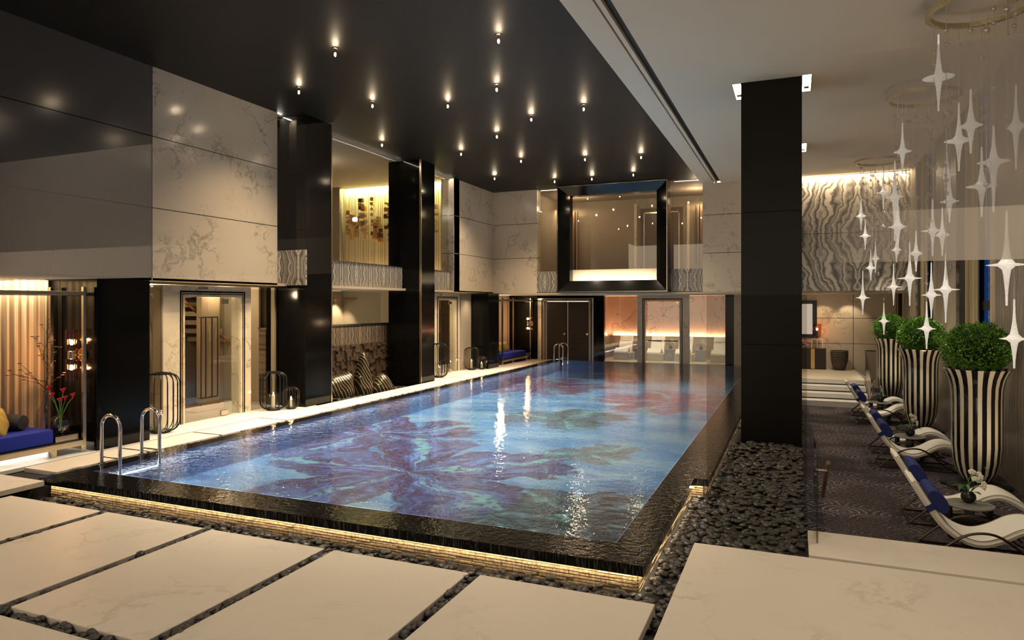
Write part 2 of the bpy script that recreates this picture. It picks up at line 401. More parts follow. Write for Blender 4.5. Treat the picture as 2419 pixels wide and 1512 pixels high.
def carpet():
    t = NT('scallop_carpet'); p = t.pos(); c = t.xyz(p)
    W_, H_ = 0.62, 0.62
    n0 = t.noise(p, 9, 2, color=True)
    def fan(ox, oy):
        u = t.math('SUBTRACT', t.math('FRACT', t.math('ADD', t.math('MULTIPLY', c[0], 1/W_), ox+20)), 0.5)
        v = t.math('FRACT', t.math('ADD', t.math('MULTIPLY', c[1], 1/H_), oy+20))
        d = t.math('SQRT', t.math('ADD', t.math('MULTIPLY', u, u), t.math('MULTIPLY', v, v)))
        return d
    d1 = fan(0, 0); d2 = fan(0.5, 0.5)
    ins = t.math('LESS_THAN', d1, 0.5)
    d = t.math('ADD', t.math('MULTIPLY', ins, d1), t.math('MULTIPLY', t.math('SUBTRACT', 1.0, ins), d2))
    d = t.math('ADD', d, t.math('MULTIPLY', t.noise(p, 24, 2), 0.05))
    ring = t.ramp(t.math('FRACT', t.math('MULTIPLY', d, 7.0)), [(0.0, 0.0), (0.12, 1.0), (0.30, 1.0), (0.42, 0.0)])
    blot = t.ramp(t.noise(p, 1.3, 2), [(0.42, 0.15), (0.58, 1.0)])
    vo = t.n('ShaderNodeTexVoronoi'); t.ln(p, vo.inputs['Vector']); vo.inputs['Scale'].default_value = 34
    spk = t.ramp(vo.outputs['Distance'], [(0.25, 1.0), (0.5, 0.0)])
    base = t.mix(t.noise(p, 2.0, 2), (0.020,0.016,0.017), (0.045,0.030,0.030))
    base = t.mix(t.math('MULTIPLY', spk, 0.6), base, (0.085,0.075,0.078))
    col = t.mix(t.math('MULTIPLY', t.math('MULTIPLY', ring, blot), t.math('ADD', t.math('MULTIPLY', spk, 0.6), 0.35)), base, (0.27,0.25,0.26))
    return t.done(t.bsdf(col, 0.95, spec=0.1))
M['carpet'] = carpet()

def mosaic():
    t = NT('flower_mosaic'); p = t.pos(); c = t.xyz(p)
    q = t.vmath('ADD', p, t.scale(t.vmath('SUBTRACT', t.noise(p, 0.8, 3, 0.55, color=True), (0.5,0.5,0.5)), 1.1))
    cq = t.xyz(q)
    st = t.comb(t.math('MULTIPLY', cq[0], 0.35), t.math('MULTIPLY', cq[1], 1.1), 0.0)
    n = t.noise(st, 1.1, 5, 0.6)
    col = t.ramp(n, [(0.30, (0.07,0.16,0.35)), (0.42, (0.15,0.32,0.56)), (0.52, (0.27,0.46,0.66)), (0.60, (0.44,0.61,0.64)), (0.66, (0.24,0.33,0.60)), (0.76, (0.16,0.14,0.40))])
    def flower(col, cx, cy, Rr, ph, petals, dark, mid, hi, vein, seed):
        dx = t.math('SUBTRACT', cq[0], cx); dy = t.math('SUBTRACT', cq[1], cy)
        d = t.math('SQRT', t.math('ADD', t.math('MULTIPLY', dx, dx), t.math('MULTIPLY', dy, dy)))
        th = t.math('ARCTAN2', dy, dx)
        th = t.math('ADD', th, t.math('MULTIPLY', t.noise(p, 0.9, 2), 0.7))
        pc = t.math('ABSOLUTE', t.math('COSINE', t.math('ADD', t.math('MULTIPLY', th, petals/2), ph)))
        rad = t.math('MULTIPLY', t.math('ADD', t.math('MULTIPLY', t.math('POWER', pc, 0.5), 0.62), 0.36), Rr)
        rad = t.math('ADD', rad, t.math('MULTIPLY', t.math('SUBTRACT', t.noise(p, 2.6, 4, 0.65), 0.5), 0.9))
        msk = t.math('MULTIPLY', t.math('SUBTRACT', rad, d), 14.0, clamp=True)
        stv = t.comb(t.math('MULTIPLY', th, 5.5), t.math('MULTIPLY', d, 0.7), seed)
        sn = t.noise(stv, 1.7, 4, 0.6)
        pcx = t.math('ADD', t.math('MULTIPLY', pc, 0.16), t.math('MULTIPLY', sn, 0.9))
        cc = t.ramp(pcx, [(0.47, dark), (0.56, mid), (0.66, hi), (0.76, tuple(x*1.5 for x in hi))])
        edge = t.ramp(t.math('DIVIDE', d, Rr), [(0.0, 0.25), (0.35, 0.0), (0.75, 0.6), (1.0, 1.0)])
        cc = t.mix(t.math('MULTIPLY', edge, 0.55), cc, dark)
        vn = t.noise(t.comb(t.math('MULTIPLY', th, 2.0), t.math('MULTIPLY', d, 1.8), seed+3), 2.2, 3, 0.6)
        v = t.ramp(t.math('ADD', pc, t.math('MULTIPLY', t.math('SUBTRACT', vn, 0.5), 0.05)), [(0.982, 0.0), (0.992, 1.0)])
        v2 = t.ramp(t.math('ABSOLUTE', t.math('SUBTRACT', vn, 0.5)), [(0.0, 0.8), (0.014, 0.0)])
        vv = t.math('MULTIPLY', t.math('ADD', v, v2, clamp=True), t.ramp(t.noise(p, 7, 3), [(0.40, 0.0), (0.52, 1.0)]))
        cc = t.mix(vv, cc, vein)
        return t.mix(msk, col, cc)
    MAR = (0.11,0.022,0.045); PUR = (0.13,0.07,0.20); BL = (0.22,0.28,0.58); TEAL = (0.34,0.62,0.56)
    BRN = (0.050,0.035,0.030); OLV = (0.085,0.095,0.085); TB = (0.16,0.25,0.30)
    PNK = (0.30,0.085,0.10)
    col = flower(col, -2.35, 8.1, 1.5, 0.3, 4, BRN, (0.20,0.11,0.09), TB, TEAL, 1.0)
    col = flower(col, -3.6, 7.6, 1.2, 1.1, 5, BRN, OLV, TB, TEAL, 2.0)
    col = flower(col, -7.9, 11.6, 2.4, 0.2, 5, MAR, PUR, BL, TEAL, 3.0)
    col = flower(col, -3.3, 11.6, 1.0, 0.8, 3, (0.16,0.10,0.08), (0.17,0.17,0.13), TB, TEAL, 4.0)
    col = flower(col, -4.9, 14.9, 1.6, 0.9, 3, (0.10,0.07,0.06), (0.17,0.17,0.13), TB, TEAL, 4.5)
    col = flower(col, -3.0, 18.6, 2.4, 0.5, 5, (0.20,0.05,0.07), PNK, (0.30,0.22,0.42), TEAL, 5.0)
    col = flower(col, -7.6, 20.6, 2.5, 1.4, 5, (0.17,0.04,0.06), PNK, (0.22,0.20,0.42), TEAL, 6.0)
    col = flower(col, -5.2, 24.6, 2.3, 0.1, 5, (0.20,0.05,0.07), PNK, (0.28,0.20,0.40), TEAL, 7.0)
    col = flower(col, -5.65, 9.3, 2.7, 0.65, 5, MAR, PUR, BL, TEAL, 8.0)
    vo = t.n('ShaderNodeTexVoronoi', feature='F1'); t.ln(p, vo.inputs['Vector']); vo.inputs['Scale'].default_value = 28
    col = t.mix(0.10, col, vo.outputs['Color'], 'OVERLAY')
    return t.done(t.bsdf(col, 0.6, spec=0.2))
M['mosaic'] = mosaic()

def water():
    t = NT('pool_water'); p = t.pos(); c = t.xyz(p)
    v = t.comb(t.math('MULTIPLY', c[0], 0.8), t.math('MULTIPLY', c[1], 1.0), 0.0)
    h = t.math('ADD', t.math('MULTIPLY', t.noise(v, 6.0, 3, 0.55), 1.0), t.math('MULTIPLY', t.noise(v, 19, 2, 0.5), 0.28))
    nb = t.bump(h, 0.16, 0.05)
    tr = t.n('ShaderNodeBsdfTransparent'); tr.inputs[0].default_value = (0.88,0.94,1.0,1)
    gl = t.n('ShaderNodeBsdfGlossy'); gl.inputs['Roughness'].default_value = 0.015; t.ln(nb, gl.inputs['Normal'])
    fr = t.n('ShaderNodeFresnel'); fr.inputs[0].default_value = 1.36; t.ln(nb, fr.inputs['Normal'])
    mx = t.n('ShaderNodeMixShader'); t.ln(t.math('ADD', t.math('MULTIPLY', fr.outputs[0], 0.75), 0.02), mx.inputs[0]); t.ln(tr.outputs[0], mx.inputs[1]); t.ln(gl.outputs[0], mx.inputs[2])
    return t.done(mx.outputs[0])
M['water'] = water()
def wetstone():
    t = NT('wet_black_stone'); p = t.pos()
    h = t.noise(p, 14, 3, 0.6)
    return t.done(t.bsdf((0.008,0.0075,0.0065), 0.06, spec=0.42, normal=t.bump(h, 0.22, 0.03)))
M['wet'] = wetstone()
def fallwater():
    t = NT('falling_water'); p = t.pos(); c = t.xyz(p)
    v = t.comb(t.math('MULTIPLY', c[0], 1.0), t.math('MULTIPLY', c[1], 1.0), t.math('MULTIPLY', c[2], 0.12))
    n = t.noise(v, 60, 3, 0.6)
    a = t.ramp(n, [(0.50, 0.0), (0.66, 0.42)])
    tr = t.n('ShaderNodeBsdfTransparent'); gl = t.n('ShaderNodeBsdfGlossy'); gl.inputs['Roughness'].default_value = 0.2
    gl.inputs['Color'].default_value = (0.9,0.9,0.9,1)
    mx = t.n('ShaderNodeMixShader'); t.ln(a, mx.inputs[0]); t.ln(tr.outputs[0], mx.inputs[1]); t.ln(gl.outputs[0], mx.inputs[2])
    return t.done(mx.outputs[0])
M['fall'] = fallwater()
def pooltile():
    t = NT('pool_side_mosaic'); p = t.pos(); n = t.noise(p, 0.7, 3)
    b = t.ramp(n, [(0.35, (0.18,0.30,0.55)), (0.5, (0.28,0.28,0.46)), (0.62, (0.40,0.16,0.20))])
    br = t.n('ShaderNodeTexVoronoi'); t.ln(p, br.inputs['Vector']); br.inputs['Scale'].default_value = 14
    return t.done(t.bsdf(t.mix(0.2, b, br.outputs['Color'], 'OVERLAY'), 0.5))
M['ptile'] = pooltile()
def pottedstripe():
    t = NT('black_and_cream_stripes'); c = t.xyz(t.ocoord())
    th = t.math('ARCTAN2', c[1], c[0]); f = t.math('FRACT', t.math('ADD', t.math('MULTIPLY', th, 18/(2*PI)), 20.0))
    r = t.ramp(f, [(0.0, 0.0), (0.03, 1.0), (0.47, 1.0), (0.50, 0.0)])
    return t.done(t.bsdf(t.mix(r, (0.008,0.008,0.009), (0.66,0.60,0.47)), 0.13, spec=0.5, coat=0.4))
M['potstripe'] = pottedstripe()
def leafmat():
    t = NT('box_leaf'); n = t.noise(t.ocoord(), 9, 2); n2 = t.noise(t.ocoord(), 45, 1)
    c = t.ramp(t.math('ADD', t.math('MULTIPLY', n, 0.4), t.math('MULTIPLY', n2, 0.6)), [(0.35, (0.02,0.08,0.008)), (0.48, (0.07,0.22,0.015)), (0.58, (0.17,0.38,0.035)), (0.66, (0.42,0.55,0.16))])
    return t.done(t.bsdf(c, 0.35))
M['leaf'] = leafmat()
def logs():
    t = NT('split_log_ends'); n = t.noise(t.pos(), 3.5, 3, 0.6); n2 = t.noise(t.pos(), 26, 4, 0.7)
    c = t.mix(n, (0.060,0.040,0.026), (0.24,0.16,0.10)); c = t.mix(t.math('MULTIPLY', n2, 0.8), c, (0.045,0.032,0.025))
    return t.done(t.bsdf(c, 0.4, normal=t.bump(n2, 0.6, 0.01)))
M['logs'] = logs()
def sculp():
    t = NT('black_stone_gold_lines'); p = t.ocoord(); c = t.xyz(p)
    d = t.math('ADD', t.math('MULTIPLY', c[1], 1.0), t.math('MULTIPLY', t.math('POWER', t.math('ABSOLUTE', c[2]), 1.3), 0.55))
    d = t.math('ADD', d, t.math('MULTIPLY', t.noise(p, 1.6, 2), 0.25))
    f = t.math('FRACT', t.math('ADD', t.math('MULTIPLY', d, 13.0), 30))
    r = t.ramp(f, [(0.0, 0.0), (0.04, 1.0), (0.20, 1.0), (0.25, 0.0)])
    b = t.n('ShaderNodeBsdfPrincipled'); t.ln(t.mix(r, (0.012,0.011,0.010), (0.75,0.55,0.26)), b.inputs['Base Color']); b.inputs['Roughness'].default_value = 0.28
    t.ln(t.math('MULTIPLY', r, 0.8), b.inputs['Metallic'])
    return t.done(b.outputs[0])
M['sculpt'] = sculp()
def haze():
    """reflection haze painted onto an added hung pane; the grey haze gets denser towards both side walls, in two tones"""
    t = NT('graded_haze_pane'); c = t.xyz(t.pos())
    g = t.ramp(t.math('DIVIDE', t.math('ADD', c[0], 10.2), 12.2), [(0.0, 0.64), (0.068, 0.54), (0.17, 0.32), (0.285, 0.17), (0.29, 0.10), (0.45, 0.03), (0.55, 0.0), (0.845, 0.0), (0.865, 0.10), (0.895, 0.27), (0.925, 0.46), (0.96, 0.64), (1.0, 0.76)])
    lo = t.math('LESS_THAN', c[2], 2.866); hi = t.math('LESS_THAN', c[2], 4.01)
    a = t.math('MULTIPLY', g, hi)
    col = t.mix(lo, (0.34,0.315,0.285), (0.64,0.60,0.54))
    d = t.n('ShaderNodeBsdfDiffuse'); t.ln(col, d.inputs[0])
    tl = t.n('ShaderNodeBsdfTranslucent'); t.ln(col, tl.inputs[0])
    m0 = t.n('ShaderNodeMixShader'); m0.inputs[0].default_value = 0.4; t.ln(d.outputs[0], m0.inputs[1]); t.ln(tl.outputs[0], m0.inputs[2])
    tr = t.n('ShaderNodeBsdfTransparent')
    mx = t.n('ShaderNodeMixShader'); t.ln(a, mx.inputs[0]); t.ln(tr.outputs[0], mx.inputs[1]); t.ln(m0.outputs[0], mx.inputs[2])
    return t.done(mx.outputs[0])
M['haze'] = haze()
def crystal():
    t = NT('frosted_spun_glass'); p = t.ocoord(); n = t.noise(p, 60, 3, 0.6)
    d = t.n('ShaderNodeBsdfTranslucent'); d.inputs[0].default_value = (0.92,0.90,0.86,1)
    d2 = t.n('ShaderNodeBsdfPrincipled'); d2.inputs['Base Color'].default_value = (0.92,0.89,0.84,1); d2.inputs['Roughness'].default_value = 0.2
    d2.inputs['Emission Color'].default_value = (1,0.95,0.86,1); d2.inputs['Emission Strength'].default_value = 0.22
    m0 = t.n('ShaderNodeMixShader'); m0.inputs[0].default_value = 0.6; t.ln(d.outputs[0], m0.inputs[1]); t.ln(d2.outputs[0], m0.inputs[2])
    tr = t.n('ShaderNodeBsdfTransparent'); mx = t.n('ShaderNodeMixShader')
    t.ln(t.ramp(n, [(0.35, 0.62), (0.6, 1.0)]), mx.inputs[0]); t.ln(tr.outputs[0], mx.inputs[1]); t.ln(m0.outputs[0], mx.inputs[2])
    return t.done(mx.outputs[0])
M['crystal'] = crystal()
M['bead'] = pane('crystal_bead', (0.80,0.78,0.72), 0.22, 1.6)
def ringmat():
    t = NT('faceted_champagne_metal'); n = t.noise(t.ocoord(), 60, 3)
    return t.done(t.bsdf(t.mix(n, (0.35,0.27,0.15), (0.9,0.78,0.52)), 0.25, 0.9, normal=t.bump(n, 0.6, 0.01)))
M['ring'] = ringmat()
def artback():
    t = NT('art_backing_cream'); n = t.noise(t.pos(), 40, 3); c = t.xyz(t.pos())
    return t.done(t.bsdf(t.mix(n, (0.60,0.48,0.30), (0.80,0.68,0.46)), 0.7))
M['artback'] = artback()

# ================================================================== SETTING
# ---- floors
b = MB(); b.box(-13.6,-8.86,5.4,12.6,-0.4,-0.06); b.box(-13.6,-8.86,16.7,28.5,-0.4,-0.06); b.box(-12,-8.86,12.6,16.7,-0.4,-0.2)
struct('floor', b, M['void'])
b = MB(); b.box(-12,-8.5,-1,5.4,-0.4,-0.19); b.box(-9.1,0.10,-1,27,-1.0,-0.80); struct('floor', b, M['void'])
b = MB(); b.box(-9.0,0.10,-1,5.70,-0.6,-0.24); b.box(-1.25,0.10,5.70,25.7,-0.6,-0.24); struct('floor', b, M['void'])    # bed under the pebbles
b = MB(); b.box(0.08,3.25,6.0,26,-0.75,-0.60); struct('floor', b, M['carpet'], label='dark lounge carpet woven with pale scallop arcs')

def slab(x0, x1, y0, y1, z1=0.0, th=0.065, m='deckstone', g='stone paving slabs of the pool deck', label=None):
    b = MB(); b.bbox(0, x1-x0, 0, y1-y0, 0, th, 0.006)
    return obj('paving_slab', b, M[m], None, (x0, y0, z1-th), label, 'slab', g)
pos_names = ['beige marble deck slab in the front row at the left edge of the photo', 'beige marble deck slab, second from left in the front row along the pebble trench',
 'beige marble deck slab in the middle of the front row along the pebble trench', 'beige marble deck slab, fourth from left in the front row along the pebble trench',
 'beige marble deck slab in the front row pointing at the near right corner of the pool']
for i, (a, c) in enumerate([(-8.35,-6.84),(-6.74,-5.38),(-5.28,-3.92),(-3.82,-2.47),(-2.37,-0.95)]):
    slab(a, c, 3.17, 5.02, label=pos_names[i])
for i, (a, c) in enumerate([(-8.35,-6.84),(-6.74,-5.38),(-5.28,-3.92),(-3.82,-2.47),(-2.37,-0.95)]):
    slab(a, c, 0.9, 3.06, label=['beige deck slab at the lower left corner, behind the pebble cross gap', 'beige deck slab under the second slab of the front row', 'beige deck slab cut off by the bottom edge of the photo near the left corner',
         'beige deck slab at the bottom below the fourth front slab', 'beige deck slab at the bottom beside the large right slab'][i])
slab(-0.86, 4.0, 1.2, 6.46, label='large pale marble slab filling the lower right corner of the deck')
slab(0.114, 4.0, 6.53, 7.24, label='narrow pale marble slab between the large right slab and the lounge carpet')
slab(-10.4, -8.66, 4.98, 5.60, label='beige slab beside the near left corner of the raised pool')
slab(-10.4, -8.45, 3.17, 4.9, label='beige slab at the left edge in front of the daybed')
slab(-12, -8.45, 0.9, 3.06, label='beige slab outside the lower left edge')
LW = [(5.95,7.30,'beige walkway slab in front of the near daybed post'), (7.36,8.70,'beige walkway slab between the near black column and the pool ladder'), (8.76,10.3,'pale walkway slab in front of the near glass door'),
      (10.36,11.9,'pale walkway slab in front of the pair of lit lanterns'), (11.96,13.5,'beige walkway slab beside the second black column'), (13.56,15.1,'beige walkway slab in front of the striped stone sculptures'),
      (15.16,16.7,'beige walkway slab at the far end of the sculpture niche'), (16.76,18.3,'beige walkway slab beside the third black column'), (18.36,20.4,'pale walkway slab in front of the far glass door'),
      (20.46,22.2,'pale walkway slab in front of the far pair of lanterns'), (22.26,25.75,'beige walkway slab in front of the far daybed')]
for a, c, l in LW: slab(-9.62, -8.97, a, c, label=l, g='slabs of the walkway left of the pool')
b = MB(); b.box(-13.6,-9.66,7.9,12.1,-0.05,0.0); b.box(-13.6,-9.66,17.4,22.15,-0.05,0.0); b.box(-12,-9.66,22.15,25.8,-0.05,0.0); b.box(-13.5,-9.66,4.0,7.9,-0.05,0.0); struct('floor', b, M['stepstone'])
b = MB(); b.box(-8.8,-1.8,25.66,28.6,-0.06,0.0); b.box(-1.0,1.90,22.12,26,-0.6,0.0); struct('floor', b, M['floorcream'])

# ---- pool
PX0, PX1, PY0, PY1 = -8.55, -1.53, 6.15, 25.55
pool = thing('swimming_pool', (0,0,0), 'raised pool with black stone rim, lit overflow edge and blue and maroon flower mosaic', 'swimming pool')
b = MB(); b.box(PX0-0.05,PX1+0.05,PY0-0.05,PY1+0.05,-0.52,-0.42); obj('mosaic_floor', b, M['mosaic'], pool, label='blue and maroon flower mosaic on the pool bottom')
b = MB()
b.box(PX0-0.06,PX0,PY0,PY1,-0.45,0.0); b.box(PX1,PX1+0.06,PY0,PY1,-0.45,0.0); b.box(PX0,PX1,PY0-0.06,PY0,-0.45,0.0); b.box(PX0,PX1,PY1,PY1+0.06,-0.45,0.0)
obj('side_wall', b, M['ptile'], pool)
b = MB(); z0, z1 = -0.078, 0.012
b.box(-8.80,-1.17,5.67,PY0-0.012,z0,z1); b.box(-8.80,PX0-0.012,PY0-0.012,25.66,z0,z1); b.box(PX1+0.012,-1.17,PY0-0.012,25.66,z0,z1); b.box(-1.17,-1.0,8.80,25.66,z0,z1); b.box(PX0-0.012,PX1+0.012,PY1+0.012,25.66,z0,z1)
obj('rim', b, M['wet'], pool, label='wet black stone overflow rim')
b = MB(); b.box(PX0-0.008,PX1+0.008,PY0-0.008,PY1+0.008,0.0135,0.0145); obj('water_surface', b, M['water'], pool)
b = MB(); rr = random.Random(8)
def courses(p0, p1, nx, ny):
    L = math.hypot(p1[0]-p0[0], p1[1]-p0[1]); tx, ty = (p1[0]-p0[0])/L, (p1[1]-p0[1])/L
    for k in range(6):
        u = -rr.uniform(0,0.1); z = -0.256+k*0.0285
        while u < L:
            w = rr.uniform(0.10,0.30); q = 0.020+rr.uniform(-0.006,0.006); a0, a1 = max(u,0), min(u+w-0.003,L)
            if a1 > a0:
                xs = sorted([p0[0]+tx*a0, p0[0]+tx*a1]); ys = sorted([p0[1]+ty*a0, p0[1]+ty*a1])
                if ny: b.box(xs[0],xs[1],min(ys[0],ys[0]+ny*q),max(ys[0],ys[0]+ny*q),z,z+0.0185+rr.uniform(-.002,.002))
                else: b.box(min(xs[0],xs[0]+nx*q),max(xs[0],xs[0]+nx*q),ys[0],ys[1],z,z+0.0185+rr.uniform(-.002,.002))
            u += w
courses((-8.74,5.75),(-1.24,5.75),0,-1); courses((-1.24,5.75),(-1.24,8.87),1,0); courses((-1.24,8.87),(-1.07,8.87),0,-1); courses((-1.07,8.87),(-1.07,25.6),1,0); courses((-8.74,5.75),(-8.74,6.2),-1,0)
obj('ribbed_side', b, M['ribwall'], pool, label='lit ribbed sandstone face under the overflow rim')
b = MB(); b.box(-8.73,-1.26,5.76,5.80,-0.26,-0.079); b.box(-1.31,-1.25,5.80,8.88,-0.26,-0.079); b.box(-1.25,-1.08,8.88,8.93,-0.26,-0.079); b.box(-1.14,-1.08,8.93,25.6,-0.26,-0.079); b.box(-8.73,-8.69,5.80,6.2,-0.26,-0.079)
obj('side_backing', b, M['blackmatt'], pool)
b = MB()
for (x0,y0,x1,y1) in [(-8.81,5.66,-1.16,5.66),(-1.16,5.66,-1.16,8.79),(-1.16,8.79,-0.99,8.79),(-0.99,8.79,-0.99,25.6),(-8.81,5.66,-8.81,5.9)]:
    b.add([(x0,y0,-0.2),(x1,y1,-0.2),(x1,y1,0.015),(x0,y0,0.015)], [(0,1,2,3)])
obj('overflow_water', b, M['fall'], pool, fix=False)
# warm light line tucked under the overflow rim
strip('rim_light', (-8.75,5.70,-0.083), (-1.22,5.70,-0.083), 0.02, (0,0.75,-1), 9, WARM)
strip('rim_light', (-1.205,5.72,-0.083), (-1.205,8.8,-0.083), 0.02, (-0.75,0,-1), 6, WARM)
strip('rim_light', (-1.035,8.9,-0.083), (-1.035,25.5,-0.083), 0.02, (-0.75,0,-1), 12, WARM)
light('rim_light_end', 'POINT', (-1.12,8.79,-0.10), 0.5, WARM, 0.01)
# underwater strip added to brighten the pool, no lamp seen there
strip('pool_fill_strip', (PX0+0.02,PY0+0.2,-0.10), (PX0+0.02,PY1-0.2,-0.10), 0.05, (1,0,-0.25), 80, (0.90,0.94,1.0))

# ---- ladders
def ladder(loc, label, base=None):
    if base is None:
        r = thing('pool_ladder', loc, label, 'ladder', 'pool ladders')
        for s in (0, 0.62):
            b = MB(); pts = [(-0.20, s, -0.0)]
            pts += [(-0.20, s, 0.45)]
            pts += [(-0.02-0.18*math.cos(a*PI/10), s, 0.52+0.16*math.sin(a*PI/10)) for a in range(0, 11)]
            pts += [(0.16, s, 0.3), (0.16, s, -0.42)]
            b.tube(pts, 0.024, 12); obj('handrail', b, M['chrome'], r, smooth=True)
            b = MB(); b.cyl(-0.20, s, -0.002, 0.012, 0.045, 16); obj('floor_flange', b, M['chrome'], r, smooth=True)
            b = MB(); b.tube([(-0.20, s, 0.10), (0.16, s, 0.10)], 0.010, 8); obj('cross_bar', b, M['chrome'], r, smooth=True)
        for z in (-0.14, -0.34):
            b = MB(); b.box(0.13, 0.20, 0.02, 0.60, z, z+0.02); obj('tread', b, M['chrome'], r)
        return r
    return dup(base, loc, label)
lad = ladder((-8.60,6.46,0.014), 'steel pool ladder with looped rails at the near left corner of the pool')
ladder((-8.35,24.75,0.014), 'steel pool ladder with looped rails at the far end beside the louvred door', lad)

# ---- pebbles
def pebble_mesh(seed):
    rr = random.Random(seed); b = MB(); r = 1.0
    b.sphere((0,0,0), 1, 8, 6, 1, 0.75+0.25*rr.random(), 0.34+0.14*rr.random())
    b.v = [(x*(1+0.12*math.sin(3*y+seed)), y*(1+0.10*math.cos(2.5*x+seed*2)), z) for x, y, z in b.v]
    me = bpy.data.meshes.new('river_pebble'); me.from_pydata(b.v, [], b.f); me.materials.append(M['pebble'])
    for p in me.polygons: p.use_smooth = True
    fixnormals(me); return me
PM = [pebble_mesh(i) for i in range(5)]
def pebspots():
    out = []
    def area(x0,x1,y0,y1,z,dens,sz):
        n = int((x1-x0)*(y1-y0)*dens)
        for _ in range(n): out.append((R.uniform(x0,x1), R.uniform(y0,y1), z+R.uniform(-0.005,0.035), R.uniform(0.7,1.25)*sz))
    area(-8.6,-0.95,5.05,5.66,-0.235,300,0.046)
    area(-1.16,0.09,5.7,8.76,-0.235,300,0.048); area(-0.94,-0.87,1.2,5.7,-0.14,330,0.038)
    area(-0.98,0.09,8.8,12.6,-0.235,190,0.052); area(-0.98,0.09,13.7,17.8,-0.235,60,0.08)
    for x in (-6.79,-5.33,-3.87,-2.42): area(x-0.045,x+0.045,1.6,5.05,-0.045,480,0.040)
    area(-8.3,-0.95,3.07,3.16,-0.045,480,0.040)
    area(-8.96,-8.82,5.7,25,-0.05,150,0.035)
    area(-8.66,-8.40,3.0,5.0,-0.14,150,0.04)
    for a,c,l in LW: area(-9.62,-8.97,c-0.0,c+0.06,-0.05,300,0.030)
    area(-10.95,-9.66,12.7,16.6,-0.14,190,0.05)
    return out
SP = pebspots(); cs, sn = math.cos(math.radians(22.6)), math.sin(math.radians(22.6))
def vis(p):
    d = p[1]*cs-p[0]*sn
    if d < 1: return 0
    t = (p[0]*cs+p[1]*sn)/d
    if abs(t) > 0.76 or (2.3)/d > 0.50: return 0
    return p[3]/d
SP.sort(key=vis, reverse=True)
for i, (x, y, z, s) in enumerate(SP[:300]):
    o = bpy.data.objects.new('river_pebble', PM[i % 5]); COL.objects.link(o); o.location = (x, y, z); o.scale = (s, s, s)
    o.rotation_euler = (R.uniform(-0.35,0.35), R.uniform(-0.35,0.35), R.uniform(0, 6.28))
    tag(o, 'flat black river pebble lying loose in the trench between the deck slabs and the pool', 'pebble', 'river pebbles around the pool deck')
b = MB()
for i, (x, y, z, s) in enumerate(SP[300:]):
    me = PM[i % 5]; m = Matrix.Translation((x, y, z)) @ Matrix.Rotation(R.uniform(0, 6.28), 4, 'Z') @ Matrix.Rotation(R.uniform(-0.35,0.35), 4, 'X')
    b.add([tuple(m @ (v.co*s)) for v in me.vertices], [tuple(p.vertices) for p in me.polygons])
obj('pebble_bed', b, M['pebble'], kind='stuff', label='bed of small black river pebbles around the raised pool and between slabs', cat='pebbles', smooth=False, fix=False)

# ---- ceilings
b = MB(); b.box(-10.3,-2.80,-1.5,22.75,CEIL,CEIL+0.12); struct('ceiling', b, M['ceil_dark'])
b = MB(); b.box(-2.80,-2.41,-1.5,22.7,CEILR,CEILR+0.25); b.box(-2.38,-2.31,-1.5,22.7,CEILR,CEILR+0.25); b.box(-2.19,3.3,-1.5,22.7,CEILR,CEILR+0.25); struct('ceiling', b, M['ceil_light'])
b = MB(); b.box(-2.42,-2.15,-1.5,22.7,CEILR+0.06,CEILR+0.2); struct('trim_1', b, M['void'])
b = MB(); b.box(-16,-10.3,8,22.8,CEIL,CEIL+0.12); b.box(-10.3,-2.7,22.75,27.0,CEIL,CEIL+0.12); struct('ceiling', b, M['plaster'])

# ---- marble walls helper: panels with dark open joints
def xwall(name, X, y0, y1, zs, th, m, side=-1, ys=None):
    """wall in plane x = X (front face) made of panels split at heights zs"""
    ys = ys or [y0, y1]; b = MB(); g = 0.008
    for i in range(len(zs)-1):
        for j in range(len(ys)-1):
            b.box(min(X, X+side*th), max(X, X+side*th), ys[j]+(g if j else 0), ys[j+1]-(g if j < len(ys)-2 else 0), zs[i]+(g if i else 0), zs[i+1]-(g if i < len(zs)-2 else 0))
    o = struct(name, b, m); bb = MB(); bb.box(min(X+side*0.02, X+side*(th-0.01)), max(X+side*0.02, X+side*(th-0.01)), y0+0.01, y1-0.01, zs[0]+0.01, zs[-1]-0.01); obj('joint_backing', bb, M['void'], o); return o
def ywall(name, Y, x0, x1, zs, th, m, xs=None):
    xs = xs or [x0, x1]; b = MB(); g = 0.008
    for i in range(len(zs)-1):
        for j in range(len(xs)-1):
            b.box(xs[j]+(g if j else 0), xs[j+1]-(g if j < len(xs)-2 else 0), Y, Y+th, zs[i]+(g if i else 0), zs[i+1]-(g if i < len(zs)-2 else 0))
    o = struct(name, b, m); bb = MB(); bb.box(x0+0.01, x1-0.01, Y+0.02, Y+th-0.01, zs[0]+0.01, zs[-1]-0.01); obj('joint_backing', bb, M['void'], o); return o
ZJ = [SOF, 3.87, 5.10, CEIL]
xwall('wall_left', -10.2, 8.42, 11.47, ZJ, 0.5, M['marble'])
xwall('wall_left', -10.2, 1.0, 8.40, ZJ, 0.5, M['greypanel'])
xwall('wall_left', -10.2, 19.6, 22.7, ZJ, 0.45, M['marble'])
ywall('wall_far', 22.7, -10.65, -8.49, ZJ, 0.4, M['marble'])
ywall('wall_far', 22.7, -2.76, -0.25, [SOF,3.87,5.10,CEILR], 0.4, M['marble'])
